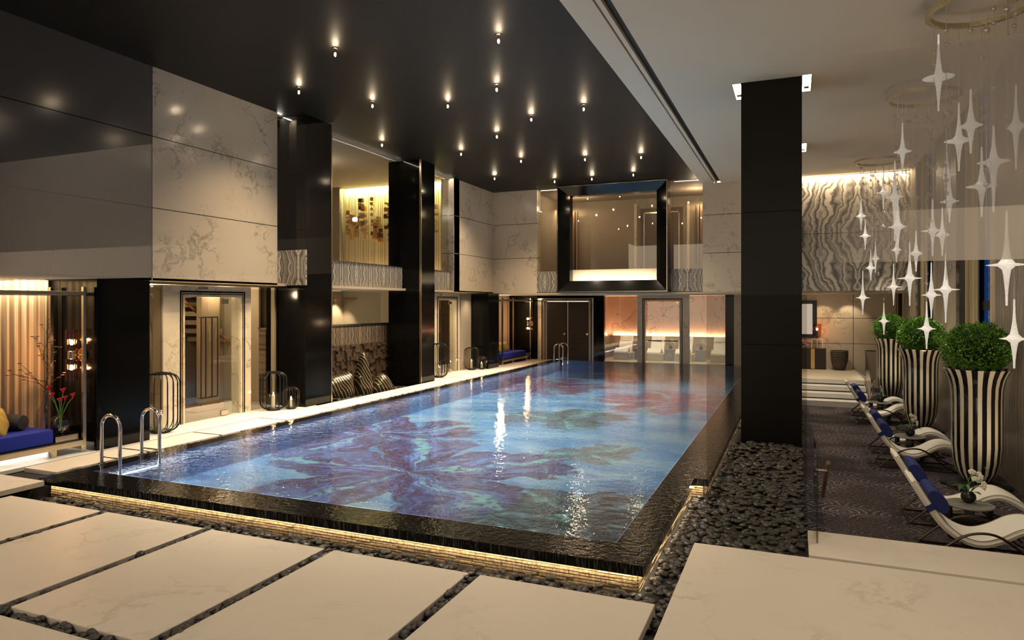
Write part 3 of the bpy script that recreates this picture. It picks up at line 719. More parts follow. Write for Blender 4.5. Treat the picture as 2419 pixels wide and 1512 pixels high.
# soffits over the lower recesses and over the far end
b = MB(); b.box(-16,-10.2,1.0,12.2,2.60,2.66); b.box(-16,-10.2,17.4,26,2.60,2.66); b.box(-11.4,-10.2,12.2,17.4,2.60,2.66); struct('ceiling', b, M['cream'])
b = MB(); b.box(-10.2,3.3,22.7,28.7,2.56,2.62); struct('ceiling', b, M['cream'])
b = MB(); b.box(-10.24,-10.18,8.0,11.72,2.56,2.60); b.box(-10.24,-10.18,17.45,21.2,2.56,2.60); struct('trim_2', b, M['brass'])

# ---- lounge feature wall (upper) and the lower far wall
ywall('wall_far', 22.66, -0.20, 3.12, [2.62,4.36,CEILR-0.03], 0.35, M['zebraL'])
b = MB(); b.box(-0.005,0.012,22.645,22.66,2.62,CEILR-0.05); obj('metal_joint', b, M['champagne'], None, kind='structure', label='slim metal joint strip on the zebra marble wall')
strip('lounge_cove', (-0.2,22.52,CEILR-0.02), (3.1,22.52,CEILR-0.02), 0.05, (0,0.5,-1), 42, WARM)
ywall('wall_far', 25.82, -2.34, 3.2, [-0.6,0.87,1.74,2.56], 0.3, M['marble'], xs=[-2.34,-0.1,1.83,3.2])
ywall('wall_far', 25.80, -9.62, -7.28, [2.46,2.58], 0.3, M['marble'])

# ---- black columns along the left side
def column(nm, x0, x1, y0, y1, z0, z1, label):
    b = MB(); b.bbox(0, x1-x0, 0, y1-y0, 0, z1-z0, 0.008); return obj('column', b, M[nm], None, (x0, y0, z0), label, 'column', 'black stone columns')
column('black', -11.2,-9.70, 7.05,7.96,-0.05,2.60, 'polished black column between the near daybed and the near glass door')
cb = column('black', -10.78,-9.70,11.77,12.64,-0.05,CEIL-0.01, 'tall black column with a bright metal edge, left of the sculpture niche')
cc = column('black', -10.78,-9.70,16.66,17.44,-0.05,CEIL-0.01, 'tall black column with a bright metal edge, right of the sculpture niche')
column('black', -10.5,-9.70,21.2,22.1,-0.05,2.60, 'short black column between the far lanterns and the far daybed')
for y, l in ((12.645,'champagne metal edge strip running up the near tall black column'), (16.64,'champagne metal edge strip running up the far tall black column')):
    b = MB(); b.box(-9.74,-9.685,y-0.012,y+0.02,0,CEIL-0.02); obj('edge_strip', b, M['champagne'], None, label=l, cat='metal strip', group='metal edge strips on the tall columns')
# big free-standing pillars between pool and lounge
def pillar(y, label):
    r = thing('pillar', (-0.88, y, 0), label, 'pillar', 'square black pillars')
    for i, (a, c) in enumerate([(-0.6,1.50),(1.508,3.82),(3.828,CEILR)]):
        b = MB(); b.bbox(0,0.99,0,0.99,a,c,0.004); obj('granite_cladding', b, M['blackmatt'], r)
    b = MB(); b.box(0.01,0.98,0.01,0.98,-0.6,CEILR-0.01); obj('core', b, M['void'], r)
    return r
p1 = pillar(12.65, 'big square black pillar standing between the pool and the lounge')
dup(p1, (-0.88,17.9,0), 'second black pillar hidden directly behind the big one')
for x, y, l in ((-1.03,12.66,'glowing recessed lamp slot at the pillar head, pool side'), (0.12,12.60,'glowing recessed lamp slot at the pillar head, lounge side'), (0.12,17.95,'small glowing recessed lamp slot right of the pillar, farther back')):
    r = thing('recessed_lamp', (x, y, CEILR), l, 'ceiling lamp', 'recessed lamps around the pillars')
    b = MB(); b.box(0,0.14,0,0.98,-0.004,0.004); obj('lamp_face', b, M['lampwhite'], r)
    b = MB(); b.box(-0.012,0.0,-0.012,0.99,-0.008,0.004); b.box(0.14,0.152,-0.012,0.99,-0.008,0.004); b.box(-0.012,0.152,-0.012,0,-0.008,0.004); b.box(-0.012,0.152,0.98,0.992,-0.008,0.004); obj('lamp_trim', b, M['plaster'], r)
    b = MB(); b.box(0.03,0.11,0.60,0.72,-0.03,-0.004); obj('lamp_head', b, M['plaster'], r)

# ---- downlights on the black ceiling
dl0 = None
lampnames = ['nearest the left wall in the front row', 'nearest lamp right of centre']
for i, (x, y) in enumerate(LAMPS):
    t = 'small brass ceiling lamp, '
    order = ['second nearest, left of centre','nearest of all, at the top of the photo','in front of the left marble wall','right behind the lamp near the left marble wall','third back on the line above the ladder end','large glow in the middle of the left half',
     'rightmost of the middle row','just left of the rightmost of the middle row','low beside the tall black column','below the middle row, centre','left of the rear cluster','centre of the rear row of four',
     'third of the rear row of four','rightmost of the rear row, by the grey ceiling edge','leftmost of the last row','second of the last row, dimmest','third of the last row','rightmost of the last row, above the black picture frame'][i]
    if dl0 is None:
        dl0 = thing('ceiling_spotlight', (x, y, CEIL), t+order, 'ceiling lamp', 'brass spotlights on the black ceiling')
        b = MB(); b.lathe([(0.055,-0.001),(0.055,-0.012),(0.028,-0.02)], n=20); obj('ceiling_rose', b, M['bronze'], dl0, smooth=True)
        b = MB(); b.lathe([(0.012,-0.018),(0.016,-0.03),(0.016,-0.07),(0.014,-0.075)], n=16); obj('socket', b, M['brass'], dl0, smooth=True)
        b = MB(); b.lathe([(0.008,-0.074),(0.017,-0.085),(0.017,-0.115),(0.008,-0.135)], n=12); obj('bulb', b, M['bulb'], dl0, smooth=True)
    else: dup(dl0, (x, y, CEIL), t+order)

# ================================================================== LEFT SIDE, LOWER FLOOR
def frame_lines(mb, ax, P, a0, a1, zt, w, d):
    """door architrave line: two posts and a head. ax 'x': plane x=P, along y; 'y': plane y=P, along x"""
    def bx(u0, u1, z0, z1):
        if ax == 'x': mb.box(P-0.002, P+d, u0, u1, z0, z1)
        else: mb.box(u0, u1, P-d, P+0.002, z0, z1)
    bx(a0, a0+w, 0, zt); bx(a1-w, a1, 0, zt); bx(a0+w, a1-w, zt-w, zt)
def portal(X, y0, y1, oy0, oy1, zo, label_n):
    """marble surround with black double line, in plane x=X"""
    b = MB(); b.box(X-0.25,X,y0,oy0,0,2.56); b.box(X-0.25,X,oy1,y1,0,2.56); b.box(X-0.25,X,oy0,oy1,zo,2.56)
    d = struct('door_%d' % label_n, b, M['marble'], label='cream marble door surround with black inlaid lines in the left wall')
    b = MB(); frame_lines(b, 'x', X, oy0-0.11, oy1+0.11, zo+0.11, 0.028, 0.006); frame_lines(b, 'x', X, oy0-0.06, oy1+0.06, zo+0.06, 0.014, 0.006)
    obj('inlay_line', b, M['black'], d); return d
def letters(rows, x, y0, z, h, X, ax='x', mat='black'):
    pass
d1 = portal(-10.4, 8.80, 10.92, 9.27, 10.64, 2.35, 1)
def text(body, loc, size, rot, mat, parent, name):
    cu = bpy.data.curves.new(name, 'FONT'); cu.body = body; cu.size = size; cu.extrude = 0.002; cu.align_x = 'CENTER'; cu.align_y = 'CENTER'
    tmp = bpy.data.objects.new('tmp', cu); COL.objects.link(tmp); dg = bpy.context.evaluated_depsgraph_get()
    me = bpy.data.meshes.new_from_object(tmp.evaluated_get(dg)); bpy.data.objects.remove(tmp)
    me.materials.clear(); me.materials.append(mat); o = bpy.data.objects.new(name, me); COL.objects.link(o); o.location = loc; o.rotation_euler = rot; o.parent = parent; return o
text('· GOXGO', (-10.397, 9.67, 2.515), 0.06, (PI/2, 0, PI/2), M['black'], d1, 'lettering')
d2 = portal(-10.4, 18.55, 20.42, 18.95, 20.15, 2.35, 2)
text('YAXYO', (-10.397, 19.1, 2.515), 0.06, (PI/2, 0, PI/2), M['black'], d2, 'lettering')
def glassdoor(loc, w, h, label, hy, span):
    r = thing('glass_door', loc, label, 'glass door')
    b = MB(); b.box(-0.012,0,0,w*0.72,0.01,h); obj('leaf', b, M['glassd'], r)
    b = MB(); b.box(-0.012,0,w*0.72+0.006,w,0.01,h); obj('side_light', b, M['glass'], r)
    for z in (0.02, h-0.12):
        b = MB(); b.box(-0.02,0.02,w*0.72-0.09,w*0.72+0.09,z,z+0.09); obj('hinge', b, M['champagne'], r)
    for y in hy:
        b = MB(); b.tube([(0.0,y,0.42),(0.06,y,0.42),(0.06,y,1.96),(0.0,y,1.96)], 0.011, 8); obj('pull_handle', b, M['bronze'], r)
    b = MB(); b.bar((0.06,hy[0],1.96),(0.06,hy[-1],1.96),0.02,0.02); b.bar((0.06,hy[0],0.42),(0.06,hy[-1],0.42),0.02,0.02); obj('handle_crossbar', b, M['bronze'], r)
    return r
glassdoor((-10.45,9.27,0), 1.37, 2.34, 'clear glass door with tall thin bronze pull bars in the near marble surround', (0.36,0.47,0.62,0.76), 1)
glassdoor((-10.45,18.95,0), 1.2, 2.34, 'glass door with tall thin bronze pull bars in the far marble surround', (0.05,0.22,0.32,0.48), 1)
# side glass beside the doors
b = MB(); b.box(-10.46,-10.44,7.96,8.80,0,2.52); struct('window_1', b, M['smoke'])
b = MB(); b.box(-10.46,-10.44,10.92,11.77,0,2.52); struct('window_2', b, M['smoke'])
b = MB(); b.box(-10.40,-10.36,20.42,21.2,0,2.56); struct('wall_left', b, M['plaster'])
b = MB(); b.box(-10.42,-10.36,17.44,18.55,0,2.56); struct('wall_left', b, M['plaster'])
# corridor behind the near door
b = MB(); b.box(-13.3,-13.2,7.9,12.2,0,2.6); struct('wall_back', b, M['plaster'])
b = MB(); b.box(-13.2,-10.5,7.92,7.98,0,2.6); b.box(-13.2,-10.8,12.2,12.26,0,2.6); b.box(-10.6,-10.5,11.72,11.77,0,2.6); struct('wall_back', b, M['cream'])
b = MB(); b.box(-12.4,-12.2,8.0,8.7,0,2.6); b.box(-12.0,-11.85,11.0,11.5,0,2.6); struct('wall_back', b, M['cream'])
b = MB(); b.box(-12.9,-12.86,9.2,10.6,0.3,2.4); struct('wall_back', b, M['zebraP'])
st = thing('staircase', (-12.6,10.65,0), 'pale stair flight seen through the dark glass right of the near door', 'staircase')
for k in range(6):
    b = MB(); b.box(-0.5,0.5,0.22*k,0.22*k+0.3,2.35-0.2*k,2.45-0.2*k); obj('tread', b, M['cream'], st)
b = MB(); b.bar((0.55,-0.1,2.9-0.5),(0.55,1.9,0.9),0.04,0.04); obj('banister', b, M['copper'], st)
light('corridor_lamp', 'POINT', (-11.7,9.7,2.45), 26, WARM, 0.08)
light('corridor_lamp', 'POINT', (-11.6,11.3,2.45), 10, WARM, 0.08)
light('doorway_lamp', 'SPOT', (-10.0,9.9,2.55), 60, WARM, 0.03, spot=math.radians(140), blend=0.9, target=(-9.7,9.9,0))
light('doorway_lamp', 'SPOT', (-10.0,11.3,2.55), 30, WARM, 0.03, spot=math.radians(140), blend=0.9, target=(-9.7,11.3,0))
light('doorway_lamp', 'SPOT', (-9.95,8.4,2.55), 25, WARM, 0.03, spot=math.radians(130), blend=0.9, target=(-9.9,8.4,0))
light('doorway_lamp', 'SPOT', (-10.0,19.4,2.55), 60, WARM, 0.03, spot=math.radians(140), blend=0.9, target=(-9.7,19.4,0))
light('doorway_lamp', 'SPOT', (-10.0,20.8,2.55), 22, WARM, 0.03, spot=math.radians(130), blend=0.9, target=(-9.9,20.8,0))
# room behind the far door
b = MB(); b.box(-13.3,-13.2,17.4,22.2,0,2.6); b.box(-13.2,-11.2,17.4,17.46,0,2.6); b.box(-13.2,-10.5,22.1,22.16,0,2.6); struct('wall_back', b, M['cream'])
b = MB(); b.box(-11.6,-11.4,19.75,20.6,0,2.6); struct('wall_back', b, M['marble'])
light('far_room_lamp', 'POINT', (-11.3,19.2,2.4), 22, WARM, 0.08)

# ---- near daybed alcove
b = MB(); n = 0
for i in range(120):
    y0 = 3.9+i*0.03; y1 = y0+0.03
    a0 = 0.022*math.sin(i*1.31); a1 = 0.022*math.sin((i+1)*1.31)
    b.add([(-10.74+a0,y0,0.0),(-10.74+a1,y1,0.0),(-10.74+a1,y1,2.58),(-10.74+a0,y0,2.58)], [(0,1,2,3)])
    if y1 > 7.02: break
obj('striped_curtain', b, M['curtain'], None, label='cream and taupe striped curtain lit from above behind the near daybed', cat='curtain', fix=False, smooth=True)
b = MB(); b.box(-10.95,-10.88,3.5,7.05,0,2.6); b.box(-10.95,-9.7,3.4,3.5,0,2.6); struct('wall_back', b, M['cream'])
strip('curtain_light', (-10.60,3.9,2.58), (-10.60,7.0,2.58), 0.04, (-0.35,0,-1), 24, WARM)
strip('bed_under_light', (-10.6,3.9,0.10), (-10.6,6.9,0.10), 0.05, (0.3,0,-1), 22, NEUT)

def bx(name, dims, mat, par, label=None, ch=0.004):
    b = MB(); b.bbox(*dims, ch); return obj(name, b, M[mat], par, label=label)
def daybed(loc, label):
    r = thing('daybed', loc, label, 'daybed', 'blue daybeds')
    # local: x -0.75 (back) .. 0.03 (front), y 0 .. 2.3 (the post end is y max)
    for (x, y) in ((0, 2.25), (-0.745, 2.25), (0, -0.6), (-0.745, -0.6)):
        bx('post', (x-0.025,x+0.025,y-0.025,y+0.025,0,2.47), 'champagne', r)
    for x in (0, -0.745):
        bx('top_rail', (x-0.018,x+0.018,-0.575,2.225,2.34,2.40), 'champagne', r)
        bx('frame_rail', (x-0.022,x+0.022,-0.575,2.225,0.10,0.18), 'champagne', r)
    bx('frame_rail', (-0.72,-0.02,2.225,2.262,0.10,0.18), 'champagne', r)
    for y in (1.80, 0.4): bx('leg', (-0.02,0.02,y-0.035,y+0.035,0,0.10), 'champagne', r)
    bx('platform', (-0.72,-0.024,-0.57,2.22,0.13,0.19), 'darkwood', r)
    bx('side_table', (-0.70,-0.05,1.86,2.20,0.19,0.28), 'champagne', r)
    bx('table_top', (-0.71,-0.04,1.855,2.205,0.28,0.295), 'black', r)
    b = MB(); b.bbox(-0.70,-0.03,-0.5,1.83,0.19,0.40,0.03); obj('mattress', b, M['blue'], r, label='royal blue mattress', smooth=True)
    return r
db = daybed((-9.85,4.70,0), 'near daybed with royal blue mattress and champagne metal frame at the left edge')
dup(db, (-9.85,23.35,0), 'far daybed with royal blue mattress and yellow cushions beside the louvred door')

def cushion(loc, rot, label, mat='yellow', sz=0.34):
    b = MB(); N = 10
    for s in (-1, 1):
        vs = []; fs = []
        for i in range(N+1):
            for j in range(N+1):
                u = i/N*2-1; v = j/N*2-1
                pinch = 1-0.10*(1-abs(u))*abs(v)**3-0.10*(1-abs(v))*abs(u)**3
                h = (1-u**4)*(1-v**4); h = 0.06*max(h, 0)**0.6
                e = 1-0.09*((1-v*v)*abs(u)**2)
                e2 = 1-0.09*((1-u*u)*abs(v)**2)
                vs.append((u*sz/2*e, s*h, v*sz/2*e2))
        for i in range(N):
            for j in range(N): a = i*(N+1)+j; fs.append((a, a+1, a+N+2, a+N+1))
        b.add(vs, fs)
    o = obj('cushion', b, M[mat], None, loc, label, 'cushion', 'cushions on the daybeds', smooth=True); o.rotation_euler = rot; return o
cushion((-10.25,6.00,0.58), (0.30,0.12,-1.0), 'mustard yellow cushion tipped against the bolster on the near daybed')
cushion((-10.12,5.92,0.52), (0.35,0.9,-0.8), 'second mustard cushion leaning in front, at the left edge of the photo')
b = MB(); b.lathe([(0.02,-0.25),(0.10,-0.24),(0.115,-0.20),(0.115,0.20),(0.10,0.24),(0.02,0.25)], n=24); o = obj('bolster', b, M['greyfab'], None, (-10.42,6.22,0.515), 'round charcoal bolster behind the yellow cushions on the near daybed', 'bolster', smooth=True); o.rotation_euler = (0, PI/2, 0.3)
for k, (y, l) in enumerate(((23.45,'leftmost of the three yellow cushions on the far daybed'),(23.85,'middle one of the three yellow cushions on the far daybed'),(24.3,'rightmost of the three yellow cushions on the far daybed'))):
    cushion((-10.40,y,0.58), (0.3,0.1*k,-1.5), l, sz=0.38)

def sconce(loc, label):
    r = thing('wall_sconce', loc, label, 'wall lamp', 'double glass wall sconces')
    b = MB(); b.lathe([(0.10,0),(0.10,0.012),(0.085,0.02)], n=24); o = obj('wall_plate', b, M['brass'], r, smooth=True); o.rotation_euler = (PI/2,0,0); o.location = (0.10,0.0,0)
    b = MB(); b.tube([(0.10,-0.01,0),(0.10,-0.09,0),(0.0,-0.10,0)], 0.012); obj('arm', b, M['brass'], r)
    b = MB(); b.lathe([(0.05,-0.06),(0.055,-0.055),(0.055,0.055),(0.05,0.06)], 0, -0.10, 0, 20); obj('collar', b, M['champagne'], r, smooth=True)
    for s in (1, -1):
        b = MB(); N = 36; rings = []
        for z in (0.06, 0.39): rings.append([((0.075+0.004*(j%2))*math.cos(2*PI*j/N), -0.10+(0.075+0.004*(j%2))*math.sin(2*PI*j/N), s*z) for j in range(N)])
        b.loft(rings, False); obj('ribbed_shade', b, M['amberg'], r, label='ribbed smoky glass tube', fix=False)
        b = MB(); b.cyl(0,-0.10,min(s*0.06,s*0.15),max(s*0.06,s*0.15),0.02,12); obj('lamp_holder', b, M['iron'], r)
        b = MB(); b.sphere((0,-0.10,s*0.19), 0.028, 10, 8, 1, 1, 1.5); obj('bulb', b, M['bulb'], r, smooth=True)
    return r
sc = sconce((-10.11,7.04,1.44), 'brass wall sconce with two ribbed glass tubes on the black wall by the near daybed')
dup(sc, (-9.98,25.74,1.44), 'distant brass wall sconce on the black wall behind the far daybed')
light('sconce_light', 'POINT', (-10.11,6.9,1.66), 7, WARM2, 0.02); light('sconce_light', 'POINT', (-10.11,6.9,1.22), 7, WARM2, 0.02)
light('sconce_light', 'POINT', (-9.98,25.6,1.66), 7, WARM2, 0.02); light('sconce_light', 'POINT', (-9.98,25.6,1.22), 7, WARM2, 0.02)
# far alcove walls
b = MB(); b.box(-11.3,-9.62,25.78,26.1,0,2.58); struct('wall_far', b, M['black'])
b = MB(); b.box(-10.95,-10.85,22.1,25.8,0,2.58); struct('wall_back', b, M['cream'])
light('alcove_lamp', 'POINT', (-10.3,23.6,2.4), 22, WARM, 0.05)

# ---- vases on the near daybed's side table
v = thing('tall_vase', (-10.33,6.70,0.296), 'tall smoky glass bottle vase holding a bare blossoming branch', 'vase')
b = MB(); b.lathe([(0.10,0.0),(0.145,0.08),(0.155,0.17),(0.13,0.29),(0.07,0.40),(0.036,0.50),(0.032,0.60),(0.042,0.62)], n=28, caps=False); b.lathe([(0.01,0.004),(0.10,0.004)], n=28, caps=False); obj('glass_body', b, M['vase'], v, smooth=True, fix=False)
v2 = thing('round_vase', (-10.04,6.72,0.296), 'round smoky glass vase with red calla lilies in front of the tall one', 'vase')
b = MB(); b.lathe([(0.07,0.0),(0.12,0.05),(0.145,0.13),(0.135,0.20),(0.09,0.255),(0.045,0.275),(0.042,0.32),(0.05,0.33)], n=28, caps=False); b.lathe([(0.01,0.004),(0.07,0.004)], n=28, caps=False); obj('glass_body', b, M['vase'], v2, smooth=True, fix=False)
br = thing('flowering_branch', (-10.33,6.70,0.35), 'dark twisted branch with a few mauve blossoms standing in the tall vase', 'branch')
b = MB(); bl = MB(); rr = random.Random(5)
def grow(p, d, r, n, depth):
    pts = [p.copy()]
    for i in range(n):
        d = (d+Vector((rr.uniform(-.35,.35), rr.uniform(-.35,.35), rr.uniform(-.15,.25)))).normalized()
        p = p+d*0.055; pts.append(p.copy())
        if depth < 2 and i > 0 and rr.random() < 0.55:
            grow(p, (d+Vector((rr.uniform(-.9,.9), rr.uniform(-.9,.5), rr.uniform(-.1,.5)))).normalized(), r*0.6, n-2, depth+1)
    b.tube(pts, [max(0.002, r*(1-i/len(pts)*0.8)) for i in range(len(pts))], 5)
    if depth >= 1:
        for q in range(5):
            a = q*1.257; bl.sphere((pts[-1].x+0.014*math.cos(a), pts[-1].y+0.014*math.sin(a), pts[-1].z), 0.014, 6, 4, 1, 1, 0.5)
b.tube([(0,0,0),(0.01,-0.0,0.2),(0.0,0.0,0.42),(-0.0,0.0,0.6)], 0.010, 6)
grow(Vector((0,0,0.6)), Vector((-0.05,-0.25,1)), 0.009, 9, 0); grow(Vector((0,0,0.6)), Vector((0.0,-0.8,0.6)), 0.007, 6, 1)
grow(Vector((0,0,0.7)), Vector((0.05,-0.9,0.5)), 0.006, 6, 1); grow(Vector((0,0,0.62)), Vector((0.1,0.5,0.7)), 0.005, 4, 1)
obj('twigs', b, M['twig'], br, smooth=True); obj('blossoms', bl, M['blossom'], br, smooth=True)
lily0 = None
LN = ['tallest on the left','leaning left, lower','upright in the middle','right of the middle','bending far to the right','lowest in the middle']
for i, (dx, dy, h) in enumerate([(-0.10,-0.10,0.62),(-0.04,-0.10,0.52),(0.03,0.02,0.58),(0.02,0.06,0.46),(0.10,0.12,0.50),(0.0,-0.01,0.44)]):
    r = thing('calla_lily', (-10.04,6.72,0.31), 'red calla lily in the round vase, '+LN[i], 'flower', 'red calla lilies')
    b = MB(); b.tube([(0,0,0.02),(dx*0.15,dy*0.15,h*0.5),(dx*0.6,dy*0.6,h*0.85),(dx,dy,h)], 0.006, 6); obj('stem', b, M['stem'], r, smooth=True)
    b = MB(); rings = []
    for k, (rad, z) in enumerate([(0.006,0),(0.014,0.02),(0.024,0.045),(0.040,0.062)]):
        rings.append([(dx+rad*math.cos(a*PI/6)*(1+0.5*(k == 3)*(a == 0)), dy+rad*math.sin(a*PI/6), h+z+(0.025 if (k == 3 and a in (11,0,1)) else 0)) for a in range(12)])
    b.loft(rings, False); obj('petal', b, M['red'], r, smooth=True, fix=False)

# ---- lanterns with candles
def lantern(loc, Rr, H, label, base=None):
    r = thing('lantern', loc, label, 'lantern', 'black cage lanterns')
    rt = Rr*0.50
    b = MB()
    for k in range(18):
        a = 2*PI*k/18; ca, sa = math.cos(a), math.sin(a); pts = []
        q = 0.22*H if H < 0.7 else 0.17*H
        for j in range(7):
            t = j/6*PI/2; pts.append((rt+(Rr-rt)*math.sin(t), 0.03+q*(1-math.cos(t))))
        for j in range(7):
            t = j/6*PI/2; pts.append((rt+(Rr-rt)*math.cos(t), H-0.02-q+q*math.sin(t)))
        b.tube([(p*ca, p*sa, z) for p, z in pts], 0.0085 if H > 0.6 else 0.006, 5)
    obj('cage', b, M['iron'], r, smooth=True)
    b = MB(); b.lathe([(rt-0.05,H-0.03),(rt+0.01,H-0.03),(rt+0.015,H-0.015),(rt+0.01,H),(rt-0.05,H),(rt-0.05,H-0.03)], n=28, caps=False); obj('top_ring', b, M['iron'], r, smooth=True)
    b = MB(); b.lathe([(0.01,0.0),(rt+0.005,0.0),(rt+0.01,0.03),(rt-0.01,0.05),(0.01,0.05)], n=28); obj('base', b, M['iron'], r, smooth=True)
    b = MB(); b.lathe([(Rr*0.42,0.052),(Rr*0.42,H*0.44)], n=28, caps=False); obj('glass_cylinder', b, M['glass'], r, smooth=True, fix=False)
    return r
def candle(loc, h, label):
    r = thing('candle', loc, label, 'candle', 'lit candles in the lanterns')
    b = MB(); b.lathe([(0.036,0),(0.036,h-0.005),(0.028,h),(0.005,h-0.006)], n=16); obj('wax', b, M['candle'], r, smooth=True)
    b = MB(); b.cyl(0,0,h-0.004,h+0.012,0.002,5); obj('wick', b, M['iron'], r)
    b = MB(); b.lathe([(0.001,h+0.006),(0.009,h+0.018),(0.010,h+0.028),(0.005,h+0.045),(0.001,h+0.06)], n=10); obj('flame', b, M['flame'], r, smooth=True)
    light('candle_light', 'POINT', (loc[0], loc[1], loc[2]+h+0.03), 3.0, (1,0.6,0.28), 0.012)
LT = [((-10.10,8.50,0.0),0.30,1.03,0.26,'tall black cage lantern beside the near black column','candle in the tall lantern by the near column'),
      ((-10.08,11.22,0.0),0.27,0.80,0.26,'medium black cage lantern right of the near glass door','candle in the medium lantern right of the near door'),
      ((-9.84,11.48,0.0),0.17,0.46,0.16,'small black cage lantern in front of the medium one by the near door','candle in the small lantern by the near door'),
      ((-9.98,18.2,0.0),0.27,1.03,0.26,'tall black cage lantern half hidden by the far tall column','candle in the half hidden far lantern'),
      ((-10.12,20.75,0.0),0.25,0.76,0.24,'medium black cage lantern right of the far glass door','candle in the medium lantern by the far door'),
      ((-9.86,21.0,0.0),0.16,0.45,0.15,'small black cage lantern in front of the far medium one','candle in the small far lantern')]
for loc, r_, h_, ch, la, lb in LT:
    lantern(loc, r_, h_, la); candle((loc[0], loc[1], 0.051), ch, lb)

# ---- sculpture niche
b = MB(); b.box(-11.2,-11.0,12.0,17.6,0,1.10); b.box(-11.2,-11.0,12.0,17.6,1.10,1.64); struct('wall_niche', b, M['zebraN'])
b = MB(); b.box(-11.22,-10.96,12.0,17.6,1.64,1.68); obj('brass_coping', b, M['champagne'], None, kind='structure')
b = MB(); rr = random.Random(3); y = 12.4
while y < 17.4:
    z = -0.2; yw = rr.uniform(0.16,0.24)
    while z < 1.12:
        zh = rr.uniform(0.07,0.14); 
        if rr.random() < 0.45:
            m = rr.uniform(0.35,0.65)*yw; b.box(-11.0,-10.98+rr.uniform(0,0.10),y+0.006,y+m,z+0.005,min(z+zh,1.14)); b.box(-11.0,-10.98+rr.uniform(0,0.10),y+m+0.006,y+yw,z+0.005,min(z+zh,1.14))
        else: b.box(-11.0,-10.98+rr.uniform(0,0.10),y+0.006,y+yw,z+0.005,min(z+zh,1.14))
        z += zh
    y += yw
obj('split_log_cladding', b, M['logs'], None, label='rough split log cladding behind the striped sculptures', kind='structure')
def rock(loc, poly, th, label, rz):
    """poly = outline (u, z); swelling body"""
    b = MB(); rings = []; N = len(poly); cu = sum(p[0] for p in poly)/N; cz = sum(p[1] for p in poly)/N
    for k in range(9):
        a = -PI/2+PI*k/8; s = 0.25+0.75*math.cos(a)**0.6 if 0 < k < 8 else 0.25
        rings.append([(th*math.sin(a), cu+(u-cu)*s, max(0.0, cz*(1-s)*0.2+z*(0.2*s+0.8*s if z > cz else 1))) for u, z in poly])
    b.loft(rings); o = obj('striped_sculpture', b, M['sculpt'], None, loc, label, 'sculpture', 'striped stone sculptures', smooth=True); o.rotation_euler = (0,0,rz); return o
def smooth_poly(pts, n=4):
    out = []; N = len(pts)
    for i in range(N):
        p0, p1, p2, p3 = pts[i-1], pts[i], pts[(i+1) % N], pts[(i+2) % N]
        for j in range(n):
            t = j/n
            out.append(tuple(0.5*((2*p1[k])+(-p0[k]+p2[k])*t+(2*p0[k]-5*p1[k]+4*p2[k]-p3[k])*t*t+(-p0[k]+3*p1[k]-3*p2[k]+p3[k])*t**3) for k in (0, 1)))
    return out
rz = math.radians(-25)
rock((-10.52,14.05,-0.12), smooth_poly([(-0.42,0.02),(-0.50,0.30),(-0.30,0.52),(0.10,0.60),(0.30,0.62),(0.34,0.30),(0.34,0.02)]), 0.26, 'wide rounded black sculpture with gold lines, left of the three', rz)
rock((-10.30,14.68,-0.12), smooth_poly([(-0.15,0.0),(-0.18,0.45),(-0.08,0.92),(0.02,1.12),(0.14,0.85),(0.24,0.45),(0.26,0.0)]), 0.20, 'tall pointed black sculpture with gold lines in the middle', rz)
rock((-10.10,15.30,-0.12), smooth_poly([(-0.28,0.0),(-0.26,0.22),(-0.05,0.50),(0.14,0.42),(0.28,0.20),(0.36,0.0)]), 0.22, 'low humped black sculpture with gold lines, right of the three', rz)
light('niche_spot', 'SPOT', (-10.2,14.7,2.5), 30, WARM, 0.03, spot=math.radians(110), blend=0.8, target=(-10.9,14.7,0.7))
light('niche_spot', 'SPOT', (-10.2,16.0,2.5), 18, WARM, 0.03, spot=math.radians(90), blend=0.8, target=(-10.9,16.0,0.9))
b = MB(); b.box(-13.0,-12.9,12.2,20,0,2.6); struct('wall_back', b, M['cream'])
b = MB(); b.box(-13.0,-11.2,12.0,12.06,0,2.6); struct('wall_back', b, M['cream'])
b = MB(); b.box(-11.06,-11.04,12.64,16.66,1.68,2.56); struct('window_3', b, M['glass'])
light('stair_spot', 'SPOT', (-12.5,17.0,2.5), 60, WARM, 0.03, spot=math.radians(75), blend=0.6, target=(-12.9,17.0,1.2))
light('stair_fill', 'POINT', (-12.0,15.4,2.45), 10, WARM, 0.08)
hr = thing('stair_handrail', (-12.4,15.0,0), 'copper handrail rising along the wall behind the sculpture niche', 'handrail')
b = MB(); b.tube([(0,-0.6,1.55),(0,1.3,2.38),(0,2.6,2.40)], 0.022, 8); obj('rail', b, M['copper'], hr, smooth=True)
for y, z in ((0.2,1.90),(1.6,2.38)):
    b = MB(); b.tube([(0,y,z-0.02),(-0.2,y,z-0.10),(-0.5,y,z-0.10)], 0.012, 6); obj('bracket', b, M['copper'], hr)

